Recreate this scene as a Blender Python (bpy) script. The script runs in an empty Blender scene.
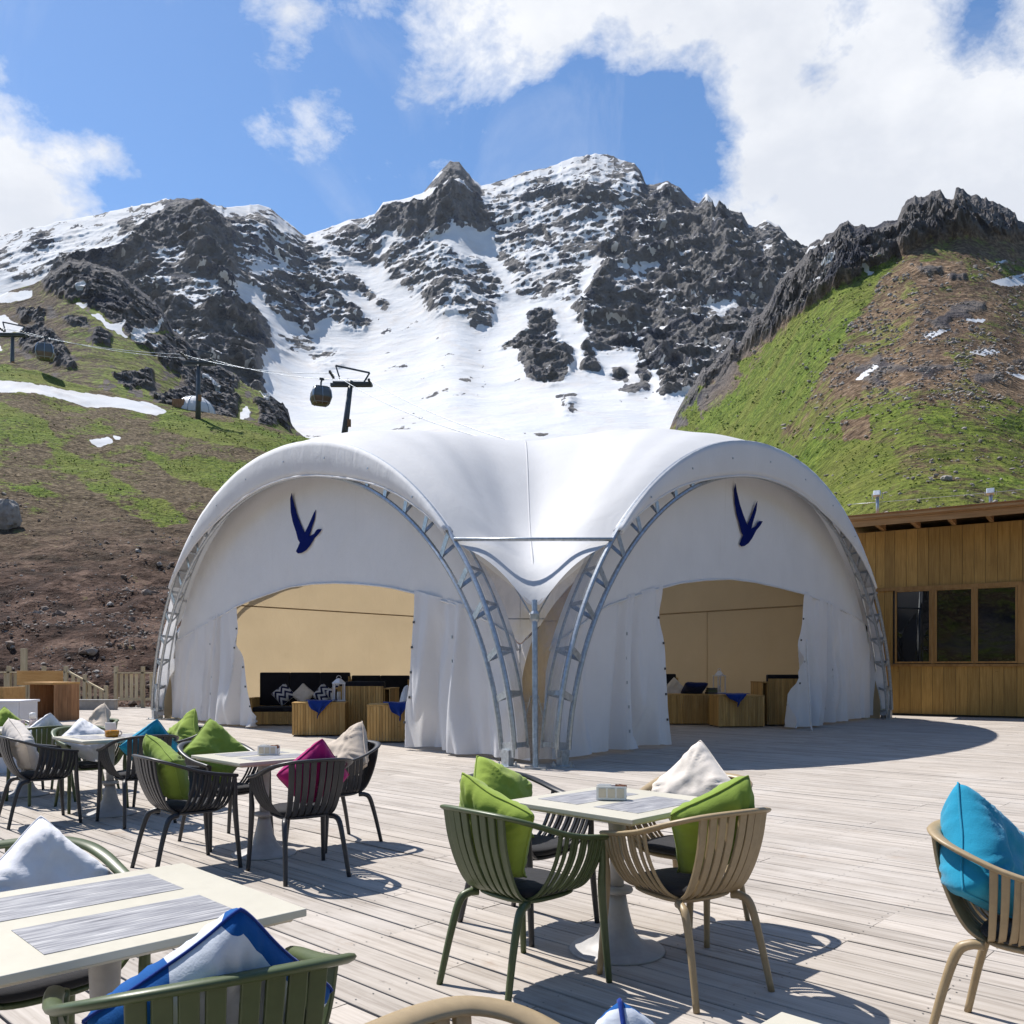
import bpy, bmesh, math, random
import numpy as np
from mathutils import Vector, Matrix
R = math.radians
random.seed(7)
RNG = np.random.default_rng(11)
SC = bpy.context.scene
COL = SC.collection
F, YH, CH = 870.0, 668.0, 1.41            # focal length in px, horizon row, eye height: used to read real positions off the ground


def gp(px, py):                            # the point of the level deck seen at a picture position
    Y = F * CH / (py - YH)
    return ((px - 512) * Y / F, Y)


def at(px, Y):
    return (px - 512) * Y / F


def zat(py, Y):
    return CH - (py - YH) * Y / F


# ------------------------------------------------------------------ noise
def _hash(ix, iy, iz, seed):
    h = (ix.astype(np.uint32) * np.uint32(374761393) + iy.astype(np.uint32) * np.uint32(668265263)
         + iz.astype(np.uint32) * np.uint32(2147483647) + np.uint32(seed * 974711 + 12345))
    h = (h ^ (h >> np.uint32(13))) * np.uint32(1274126177)
    h = (h ^ (h >> np.uint32(16))) * np.uint32(2246822519)
    h = h ^ (h >> np.uint32(15))
    return (h & np.uint32(0xffff)).astype(np.float32) / 65535.0


def vnoise(P, seed=0):
    P = np.asarray(P, dtype=np.float64)
    I = np.floor(P).astype(np.int64)
    f = (P - I).astype(np.float32)
    f = f * f * f * (f * (f * 6 - 15) + 10)
    I = I.astype(np.int32)
    x, y, z = I[..., 0], I[..., 1], I[..., 2]
    r = 0
    for dx in (0, 1):
        wx = f[..., 0] if dx else 1 - f[..., 0]
        for dy in (0, 1):
            wy = f[..., 1] if dy else 1 - f[..., 1]
            for dz in (0, 1):
                wz = f[..., 2] if dz else 1 - f[..., 2]
                r = r + wx * wy * wz * _hash(x + dx, y + dy, z + dz, seed)
    return r


def fbm(P, octs=5, seed=0, gain=.5, lac=2.03):
    P = np.asarray(P, dtype=np.float64)
    a, s, t = 1., 0., 0.
    for i in range(octs):
        s = s + a * vnoise(P * lac ** i + 17.3 * i, seed + i)
        t += a
        a *= gain
    return s / t


def ridged(P, octs=6, seed=0, gain=.55, lac=2.1):
    P = np.asarray(P, dtype=np.float64)
    a, s, t, prev = 1., 0., 0., 1.
    for i in range(octs):
        n = 1 - np.abs(2 * vnoise(P * lac ** i + 9.1 * i, seed + i) - 1)
        n = n * n
        s = s + a * n * prev
        t += a
        prev = np.clip(n * 1.6, 0, 1)
        a *= gain
    return s / t


def smooth(x, a, b):
    t = np.clip((np.asarray(x, dtype=float) - a) / (b - a), 0, 1)
    return t * t * (3 - 2 * t)


# ------------------------------------------------------------------ mesh helpers
class MB:
    def __init__(s):
        s.v, s.f, s.n = [], [], 0

    def add(s, verts, faces):
        verts = np.asarray(verts, dtype=float).reshape(-1, 3)
        s.v.append(verts)
        s.f.extend([tuple(i + s.n for i in f) for f in faces])
        s.n += len(verts)
        return s

    def box(s, c, size, M=None):
        c, h = np.array(c, float), np.array(size, float) / 2
        v = np.array([[x, y, z] for x in (-1, 1) for y in (-1, 1) for z in (-1, 1)], float) * h
        if M is not None:
            v = v @ np.array(M.to_3x3()).T
        v = v + c
        return s.add(v, [(0, 1, 3, 2), (4, 6, 7, 5), (0, 4, 5, 1), (2, 3, 7, 6), (0, 2, 6, 4), (1, 5, 7, 3)])

    def beam(s, a, b, w, h, up=(0, 0, 1)):
        a, b = Vector(a), Vector(b)
        d = (b - a)
        L = d.length
        d.normalize()
        u = Vector(up)
        x = d.cross(u)
        if x.length < 1e-4:
            x = d.cross(Vector((1, 0, 0)))
        x.normalize()
        u = x.cross(d)
        M = Matrix((d, x, u)).transposed()
        return s.box((a + b) / 2, (L, w, h), M)

    def tube(s, pts, r, n=8, cap=True, flat=None, up=None):
        pts = np.asarray(pts, float)
        k = len(pts)
        r = np.broadcast_to(np.asarray(r, float), (k,)) if np.ndim(r) < 2 else r
        T = np.gradient(pts, axis=0)
        T /= np.linalg.norm(T, axis=1, keepdims=True) + 1e-12
        u = np.array(up if up is not None else ((0, 0, 1) if abs(T[0][2]) < .9 else (1, 0, 0)), float)
        rows = []
        a = np.linspace(0, 2 * np.pi, n, endpoint=False)
        for i in range(k):
            x = np.cross(u, T[i])
            if np.linalg.norm(x) < 1e-6:
                x = np.cross((0.3, 1, .1), T[i])
            x /= np.linalg.norm(x)
            y = np.cross(T[i], x)
            if up is None:
                u = y
            fl = flat or 1.0
            rows.append(pts[i] + r[i] * (np.outer(np.cos(a), x) + fl * np.outer(np.sin(a), y)))
        v = np.concatenate(rows)
        f = []
        for i in range(k - 1):
            for j in range(n):
                j2 = (j + 1) % n
                f.append((i * n + j, i * n + j2, (i + 1) * n + j2, (i + 1) * n + j))
        if cap:
            f.append(tuple(range(n))[::-1])
            f.append(tuple((k - 1) * n + j for j in range(n)))
        return s.add(v, f)

    def strip(s, pts, X, N, w, t):         # a flat bar swept along pts: X = width direction, N = thickness direction, per point
        pts, X, N = np.asarray(pts, float), np.asarray(X, float), np.asarray(N, float)
        k = len(pts)
        w = np.broadcast_to(np.asarray(w, float), (k,))
        c = [(-1, -1), (1, -1), (1, 1), (-1, 1)]
        rows = [pts + X * (w * a / 2)[:, None] + N * (t * b / 2) for a, b in c]
        v = np.stack(rows, 1).reshape(-1, 3)
        f = []
        for i in range(k - 1):
            for j in range(4):
                j2 = (j + 1) % 4
                f.append((i * 4 + j, i * 4 + j2, (i + 1) * 4 + j2, (i + 1) * 4 + j))
        f += [(3, 2, 1, 0), tuple((k - 1) * 4 + j for j in range(4))]
        return s.add(v, f)

    def lathe(s, prof, n=24, c=(0, 0, 0)):
        prof = np.asarray(prof, float)
        a = np.linspace(0, 2 * np.pi, n, endpoint=False)
        v = []
        for r, z in prof:
            v.append(np.stack([r * np.cos(a) + c[0], r * np.sin(a) + c[1], np.full(n, z + c[2])], 1))
        v = np.concatenate(v)
        f = []
        for i in range(len(prof) - 1):
            for j in range(n):
                j2 = (j + 1) % n
                f.append((i * n + j, i * n + j2, (i + 1) * n + j2, (i + 1) * n + j))
        f.append(tuple(range(n))[::-1])
        f.append(tuple((len(prof) - 1) * n + j for j in range(n)))
        return s.add(v, f)

    def grid(s, P):
        P = np.asarray(P, float)
        a, b = P.shape[:2]
        f = []
        for i in range(a - 1):
            for j in range(b - 1):
                f.append((i * b + j, (i + 1) * b + j, (i + 1) * b + j + 1, i * b + j + 1))
        return s.add(P.reshape(-1, 3), f)

    def prism(s, poly, axis_pts):          # 2D polygon mapped by axis_pts(u, v, 0/1)
        n = len(poly)
        v = [axis_pts(u, w, 0) for u, w in poly] + [axis_pts(u, w, 1) for u, w in poly]
        f = [tuple(range(n))[::-1], tuple(range(n, 2 * n))]
        f += [(i, (i + 1) % n, n + (i + 1) % n, n + i) for i in range(n)]
        return s.add(v, f)

    def build(s, name, mat, parent=None, smooth=False, bevel=0, origin=None, solid=0, subd=0, auto=None):
        v = np.concatenate(s.v)
        if origin is not None:
            v = v - np.asarray(origin, float)
        me = bpy.data.meshes.new(name)
        me.from_pydata(v.tolist(), [], s.f)
        bm = bmesh.new()
        bm.from_mesh(me)
        if auto is not False:
            bmesh.ops.recalc_face_normals(bm, faces=bm.faces)
        bm.to_mesh(me)
        bm.free()
        me.materials.append(mat)
        if smooth:
            me.polygons.foreach_set('use_smooth', np.ones(len(me.polygons), bool))
        o = bpy.data.objects.new(name, me)
        COL.objects.link(o)
        if parent is not None:
            o.parent = parent
        if bevel:
            m = o.modifiers.new('bevel', 'BEVEL')
            m.width, m.segments, m.limit_method, m.angle_limit = bevel, 2, 'ANGLE', R(40)
        if solid:
            m = o.modifiers.new('solid', 'SOLIDIFY')
            m.thickness, m.offset = solid, 0
        if subd:
            m = o.modifiers.new('sub', 'SUBSURF')
            m.levels = m.render_levels = subd
        return o


def big_grid(name, P, mat, attrs=None, smooth=True):        # a dense terrain sheet, built fast
    a, b = P.shape[:2]
    me = bpy.data.meshes.new(name)
    idx = np.arange(a * b).reshape(a, b)
    q = np.stack([idx[:-1, :-1], idx[1:, :-1], idx[1:, 1:], idx[:-1, 1:]], -1).reshape(-1, 4)
    me.vertices.add(a * b)
    me.vertices.foreach_set('co', P.reshape(-1).astype(np.float32))
    me.loops.add(q.size)
    me.loops.foreach_set('vertex_index', q.reshape(-1).astype(np.int32))
    me.polygons.add(len(q))
    me.polygons.foreach_set('loop_start', np.arange(0, q.size, 4, dtype=np.int32))
    me.polygons.foreach_set('loop_total', np.full(len(q), 4, np.int32))
    me.update()
    me.validate()
    if isinstance(smooth, np.ndarray):
        me.polygons.foreach_set('use_smooth', smooth[:-1, :-1].reshape(-1))
    elif smooth:
        me.polygons.foreach_set('use_smooth', np.ones(len(q), bool))
    for k, arr in (attrs or {}).items():
        at_ = me.attributes.new(k, 'FLOAT', 'POINT')
        at_.data.foreach_set('value', arr.reshape(-1).astype(np.float32))
    me.materials.append(mat)
    o = bpy.data.objects.new(name, me)
    COL.objects.link(o)
    return o


def tag(o, label=None, cat=None, group=None, kind=None):
    if label: o['label'] = label
    if cat: o['category'] = cat
    if group: o['group'] = group
    if kind: o['kind'] = kind
    return o


def thing(name, label, cat, loc=(0, 0, 0), rz=0, group=None):
    o = bpy.data.objects.new(name, None)
    o.empty_display_size = .1
    COL.objects.link(o)
    o.location = loc
    o.rotation_euler = (0, 0, rz)
    return tag(o, label, cat, group)


def dup(root, loc, rz, label, group=None, cat=None):
    r = root.copy()
    COL.objects.link(r)
    r.location, r.rotation_euler = loc, (0, 0, rz)
    r['label'] = label
    if group: r['group'] = group
    for ch in list(root.children):
        c = ch.copy()
        COL.objects.link(c)
        c.parent = r
        for g in list(ch.children):
            d = g.copy()
            COL.objects.link(d)
            d.parent = c
    return r


# ------------------------------------------------------------------ materials
class NT:
    def __init__(s, name):
        s.m = bpy.data.materials.new(name)
        s.m.use_nodes = True
        s.t = s.m.node_tree
        s.t.nodes.clear()
        s.out = s.t.nodes.new('ShaderNodeOutputMaterial')

    def n(s, typ, ins=None, **kw):
        nd = s.t.nodes.new('ShaderNode' + typ)
        for k, v in kw.items():
            setattr(nd, k, v)
        for k, v in (ins or {}).items():
            s.set(nd, k, v)
        return nd

    def set(s, nd, k, v):
        if isinstance(v, bpy.types.NodeSocket):
            s.t.links.new(v, nd.inputs[k])
        elif isinstance(v, bpy.types.Node):
            s.t.links.new(v.outputs[0], nd.inputs[k])
        else:
            if isinstance(v, tuple) and len(v) == 3 and nd.inputs[k].type == 'RGBA':
                v = v + (1,)
            nd.inputs[k].default_value = v

    def noise(s, vec, scale, detail=4, rough=.55, dist=0):
        return s.n('TexNoise', {'Vector': vec, 'Scale': scale, 'Detail': detail, 'Roughness': rough, 'Distortion': dist})

    def ramp(s, fac, stops):
        nd = s.n('ValToRGB', {'Fac': fac})
        e = nd.color_ramp.elements
        while len(e) < len(stops):
            e.new(.5)
        for i, (p, c) in enumerate(stops):
            e[i].position = p
            e[i].color = (c, c, c, 1) if isinstance(c, (int, float)) else tuple(c) + (1,)
        return nd

    def math(s, op, a, b=0., c=None, clamp=False):
        nd = s.n('Math', {0: a, 1: b}, operation=op, use_clamp=clamp)
        if c is not None:
            s.set(nd, 2, c)
        return nd

    def mix(s, fac, a, b, bt='MIX'):
        nd = s.n('MixRGB', {'Fac': fac, 'Color1': a, 'Color2': b}, blend_type=bt)
        return nd

    def map(s, vec, scale=(1, 1, 1), loc=(0, 0, 0), rot=(0, 0, 0)):
        return s.n('Mapping', {'Vector': vec, 'Scale': scale, 'Location': loc, 'Rotation': rot})

    def co(s, which='Object'):
        return s.n('TexCoord').outputs[which]

    def bump(s, h, strength=.3, dist=.01):
        return s.n('Bump', {'Height': h, 'Strength': strength, 'Distance': dist})

    def bsdf(s, color, rough=.6, bump=None, **kw):
        ins = {'Base Color': color, 'Roughness': rough}
        if bump is not None: ins['Normal'] = bump
        ins.update(kw)
        b = s.n('BsdfPrincipled', ins)
        return b

    def end(s, sh):
        s.t.links.new(sh.outputs[0], s.out.inputs['Surface'])
        return s.m


def plain(name, col, rough=.5, var=.12, scale=8, bump=.1, bd=.003, metal=0., spec=.5):
    t = NT(name)
    c = t.co()
    n = t.noise(c, scale, 6, .6)
    n2 = t.noise(c, scale * 9, 3, .6)
    lo = tuple(x * (1 - var) for x in col)
    hi = tuple(min(1, x * (1 + var)) for x in col)
    colr = t.mix(t.ramp(n, [(.3, 0.), (.7, 1.)]), lo, hi)
    rg = t.math('MULTIPLY_ADD', n2, .2, rough - .1)
    return t.end(t.bsdf(colr, rg, t.bump(n2, bump, bd), Metallic=metal, **{'Specular IOR Level': spec}))


def fabric(name, col, col2=None, transl=0.):
    t = NT(name)
    c = t.co()
    w1 = t.noise(t.map(c, (260, 40, 260)), 1, 2)
    w2 = t.noise(t.map(c, (40, 260, 60)), 1, 2)
    wv = t.math('ADD', w1, w2)
    n = t.noise(c, 9, 5, .6)
    colr = t.mix(t.ramp(n, [(.3, 0.), (.75, 1.)]), tuple(x * .86 for x in col), tuple(min(1, x * 1.1) for x in col))
    colr = t.mix(.25, colr, t.mix(t.ramp(wv, [(.4, 0.), (.6, 1.)]), tuple(x * .8 for x in col), col))
    n3 = t.noise(c, 22, 3, .5)
    hb = t.math('MULTIPLY_ADD', n3, 4.0, wv)
    return t.end(t.bsdf(colr, .9, t.bump(hb, .35, .002), **{'Specular IOR Level': .15, 'Sheen Weight': .15}))


def wood(name, cols, grain=(1.2, 22, 22), rough=.7, island=.5, knots=True, bump=.25, bd=.003):
    """timber, long axis of each board along the object's own X (grain=(low,high,high)); one tone per board"""
    t = NT(name)
    c = t.co()
    rnd = t.n('NewGeometry').outputs['Random Per Island']
    off = t.n('CombineXYZ', {'X': t.math('MULTIPLY', rnd, 37.), 'Y': t.math('MULTIPLY', rnd, 91.), 'Z': t.math('MULTIPLY', rnd, 13.)})
    v = t.n('VectorMath', {0: c, 1: off}, operation='ADD')
    g = t.noise(t.map(v, grain), 1, 7, .62, .6)
    g2 = t.noise(t.map(v, tuple(x * 3.1 for x in grain)), 1, 4, .6)
    big = t.noise(v, 1.3, 3)
    f = t.math('ADD', t.math('MULTIPLY', g, .7), t.math('MULTIPLY', g2, .3))
    colr = t.ramp(f, [(.3, cols[0]), (.5, cols[1]), (.7, cols[2])])
    tone = t.math('MULTIPLY_ADD', rnd, island, 1 - island / 2)
    tone = t.math('MULTIPLY', tone, t.math('MULTIPLY_ADD', big, .4, .8))
    colr = t.mix(1., colr, t.n('CombineColor', {0: tone, 1: tone, 2: tone}), 'MULTIPLY')
    if knots:
        k = t.n('TexVoronoi', {'Vector': t.map(v, (1.6, 7, 7)), 'Scale': 1.})
        kf = t.ramp(k.outputs['Distance'], [(.02, 1.), (.09, 0.)])
        colr = t.mix(t.math('MULTIPLY', kf, .55), colr, tuple(x * .35 for x in cols[0]))
    return t.end(t.bsdf(colr, rough, t.bump(f, bump, bd), **{'Specular IOR Level': .25}))


M = {}
# ------------------------------------------------------------------ material library
def pvc(name, col, tr, rough=.7, bump=.2):
    t = NT(name)
    c = t.co()
    n = t.noise(c, 1.1, 5, .6)
    n2 = t.noise(t.map(c, (3, 3, 1.2)), 1, 4, .6, 1.)
    n3 = t.noise(c, 14, 3, .5)
    colr = t.mix(t.ramp(n, [(.3, 0.), (.7, 1.)]), tuple(x * .94 for x in col), col)
    st = t.ramp(t.noise(t.map(c, (9, 9, .35)), 1, 5, .7), [(.62, 0.), (.8, 1.)])
    colr = t.mix(t.math('MULTIPLY', st, .22), colr, (col[0] * .6, col[1] * .57, col[2] * .52))
    h = t.math('ADD', n2, t.math('MULTIPLY', n3, .12))
    bp = t.bump(h, bump, .08)
    b = t.bsdf(colr, rough, bp, **{'Specular IOR Level': .15})
    tl = t.n('BsdfTranslucent', {'Color': colr, 'Normal': bp})
    return t.end(t.n('MixShader', {0: tr, 1: b, 2: tl}))


M['pvc_white'] = pvc('white_pvc', (.80, .805, .82), .18)
M['pvc_roof'] = pvc('roof_pvc', (.60, .605, .62), .12, bump=.10)  # same white fabric, its colour lowered to hold back full sun on the roof
M['pvc_curtain'] = pvc('curtain_pvc', (.80, .805, .83), .26)
M['pvc_beige'] = pvc('beige_liner', (.52, .41, .26), .55, .7)
M['galv'] = plain('galvanised_steel', (.42, .45, .48), .38, .25, 18, .15, .002, .75)
M['dark_metal'] = plain('dark_metal', (.07, .075, .08), .45, .2, 12, .1, .002, .4)
M['pylon'] = plain('pylon_steel', (.10, .11, .12), .5, .15, 2, .1, .002, .3)
M['emblem'] = plain('emblem_blue', (.003, .010, .105), .85, .1, 6, .03, spec=.05)
M['chair_dark'] = plain('anthracite_plastic', (.028, .029, .034), .42, .12, 30, .06, .001)
M['chair_olive'] = plain('olive_plastic', (.062, .085, .032), .42, .1, 30, .06, .001)
M['chair_tan'] = plain('tan_plastic', (.31, .23, .13), .45, .1, 30, .06, .001)
M['pad'] = fabric('seat_pad_fabric', (.022, .022, .026))
M['f_green'] = fabric('lime_velour', (.255, .345, .052))
M['f_olive'] = fabric('green_velour', (.20, .285, .045))
M['f_turq'] = fabric('turquoise_velour', (.015, .25, .40))
M['f_magenta'] = fabric('magenta_velour', (.34, .012, .13))
M['f_beige'] = fabric('beige_linen', (.52, .44, .36))
M['f_cream'] = fabric('cream_cotton', (.66, .60, .54))
M['f_white'] = fabric('white_cotton', (.70, .70, .73))
M['f_black'] = fabric('black_upholstery', (.012, .012, .017))
M['f_navy'] = fabric('navy_cotton', (.012, .02, .09))
M['f_blue'] = fabric('royal_blue_throw', (.008, .035, .22))


def patterned(name, blue, white, mode):
    t = NT(name)
    u = t.n('Attribute', attribute_name='pu', attribute_type='GEOMETRY').outputs['Fac']
    v = t.n('Attribute', attribute_name='pv', attribute_type='GEOMETRY').outputs['Fac']
    if mode == 'block':                     # broad blue corners round a white field
        s1 = t.math('ADD', u, v)
        a = t.math('GREATER_THAN', t.math('SUBTRACT', v, u), 1.70)
        b = t.math('GREATER_THAN', v, .87)
        e = t.math('LESS_THAN', s1, -.95)
        m = t.math('MAXIMUM', t.math('MAXIMUM', a, b), e)
    else:                                   # zigzag bands
        z = t.math('PINGPONG', t.math('ADD', u, 4.), .45)
        w = t.math('PINGPONG', t.math('ADD', t.math('ADD', v, 4.), t.math('MULTIPLY', z, 1.2)), .36)
        m = t.math('GREATER_THAN', w, .18)
    c = t.co()
    n = t.noise(c, 12, 4)
    colr = t.mix(m, white, blue)
    colr = t.mix(t.math('MULTIPLY', n, .25), colr, tuple(x * .6 for x in blue))
    wv = t.noise(t.map(c, (260, 60, 260)), 1, 2)
    hb = t.math('MULTIPLY_ADD', t.noise(c, 20, 3), 3., wv)
    return t.end(t.bsdf(colr, .85, t.bump(hb, .35, .002), **{'Specular IOR Level': .2}))


M['p_block'] = patterned('blue_white_cover', (.006, .080, .28), (.62, .66, .72), 'block')
M['p_zig'] = patterned('navy_zigzag_cover', (.012, .016, .06), (.6, .6, .62), 'zig')

M['deck'] = wood('weathered_deck', ((.21, .177, .15), (.37, .33, .29), (.46, .416, .374)), (1.0, 22, 22), .8, .18, True, .35, .004)
def weather(mat):
    nt = mat.node_tree
    b = next(n for n in nt.nodes if n.type == 'BSDF_PRINCIPLED')
    src = b.inputs['Base Color'].links[0].from_socket
    N = lambda typ: nt.nodes.new('ShaderNode' + typ)
    tc = N('TexCoord')
    def nz(scale, det, ro):
        n = N('TexNoise')
        nt.links.new(tc.outputs['Object'], n.inputs['Vector'])
        n.inputs['Scale'].default_value, n.inputs['Detail'].default_value, n.inputs['Roughness'].default_value = scale, det, ro
        return n.outputs['Fac']
    def rampf(f, a, b_, v):
        r = N('ValToRGB')
        e = r.color_ramp.elements
        e[0].position, e[0].color, e[1].position, e[1].color = a, (0, 0, 0, 1), b_, (v, v, v, 1)
        nt.links.new(f, r.inputs[0])
        return r.outputs[0]
    def mix(fac, c1, c2):
        m = N('MixRGB')
        nt.links.new(fac, m.inputs[0])
        nt.links.new(c1, m.inputs[1])
        m.inputs[2].default_value = c2 + (1,)
        return m.outputs[0]
    c = mix(rampf(nz(1.1, 8, .7), .50, .70, .55), src, (.49, .452, .415))      # scrubbed pale patches
    c = mix(rampf(nz(2.3, 9, .72), .60, .72, .5), c, (.25, .17, .115))       # rusty brown stains
    c = mix(rampf(nz(7., 6, .7), .64, .74, .55), c, (.15, .13, .115))        # small dark scuffs
    nt.links.new(c, b.inputs['Base Color'])


weather(M['deck'])
M['siding'] = wood('larch_siding', ((.24, .127, .032), (.37, .212, .058), (.48, .295, .09)), (24, 24, 1.1), .55, .4, True, .2, .002)
M['fascia'] = wood('fascia_timber', ((.25, .13, .05), (.36, .20, .085), (.45, .27, .13)), (.9, 14, 14), .6, .3, True, .2, .002)
M['frame_wood'] = wood('window_frame_timber', ((.20, .10, .03), (.29, .155, .05), (.37, .21, .08)), (8, 8, 1), .5, .25, False, .1, .002)
M['slat_wood'] = wood('pine_slats', ((.34, .19, .06), (.47, .29, .105), (.56, .38, .165)), (14, 14, 1.2), .55, .45, True, .15, .002)
M['fence_wood'] = wood('fence_timber', ((.34, .28, .175), (.47, .40, .27), (.57, .50, .36)), (10, 10, 1.5), .75, .5, False, .2, .003)
M['cab_wood'] = wood('cabinet_timber', ((.20, .10, .05), (.32, .17, .085), (.40, .235, .13)), (9, 9, 1.2), .6, .4, True, .15, .002)
M['ply_wood'] = wood('plywood', ((.38, .21, .07), (.50, .29, .11), (.58, .37, .16)), (1.5, 9, 9), .6, .3, True, .15, .002)
M['t_cream'] = plain('cream_laminate', (.50, .468, .385), .38, .05, 4, .04, .001)
M['t_edge'] = plain('pale_edge', (.60, .53, .42), .5, .08, 6, .04, .001)
M['t_metal'] = plain('grey_cast_metal', (.34, .33, .325), .5, .1, 20, .12, .002, .1)
M['white_paint'] = plain('white_paint', (.70, .70, .74), .45, .05, 6, .05)
M['white_plastic'] = plain('white_plastic', (.78, .77, .75), .35, .04, 10, .03)
M['sugar'] = plain('sugar_sachets', (.26, .11, .06), .7, .5, 60, .3)
M['stone'] = plain('boulder_stone', (.34, .31, .28), .85, .35, 2.5, .7, .05)
M['concrete'] = plain('concrete', (.30, .29, .28), .85, .2, 5, .3, .01)
M['dark_glass'] = None


def inlay():
    t = NT('grey_woodgrain_inlay')
    c = t.co()
    g = t.noise(t.map(c, (5, 90, 5)), 1, 6, .65, .4)
    colr = t.ramp(g, [(.32, (.09, .09, .105)), (.5, (.25, .25, .27)), (.66, (.52, .51, .50))])
    return t.end(t.bsdf(colr, .42, t.bump(g, .1, .001)))


M['t_inlay'] = inlay()


def glass(name, col, rough=.02, alpha=.0, spec=.5):
    t = NT(name)
    c = t.co()
    n = t.noise(c, .9, 2)
    b = t.bsdf(col, rough, t.bump(n, .04, .02), **{'Specular IOR Level': spec, 'Alpha': 1 - alpha})
    return t.end(b)


M['dark_glass'] = glass('window_glass', (.004, .005, .006), .01, 0., .65)


def clear_film():
    t = NT('clear_pvc_film')
    c = t.co()
    n = t.noise(t.map(c, (5, 5, 1.3)), 1, 5, .65, 1.2)
    bp = t.bump(n, .9, .05)
    tr = t.n('BsdfTransparent', {'Color': (.93, .88, .82)})
    gl = t.n('BsdfGlossy', {'Color': (.9, .9, .9), 'Roughness': .16, 'Normal': bp})
    df = t.bsdf((.50, .41, .34), .4, bp)
    a = t.n('MixShader', {0: .12, 1: tr, 2: gl})
    st = t.ramp(n, [(.35, .03), (.75, .22)])
    return t.end(t.n('MixShader', {0: st, 1: a, 2: df}))


M['film'] = clear_film()


def liquid_glass(name, col):
    t = NT(name)
    b = t.bsdf(col, .08, None, **{'Transmission Weight': .35, 'Specular IOR Level': .6})
    return t.end(b)


M['tea'] = liquid_glass('amber_tea', (.62, .27, .01))
M['clear_cup'] = liquid_glass('pale_glass', (.75, .62, .56))


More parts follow.
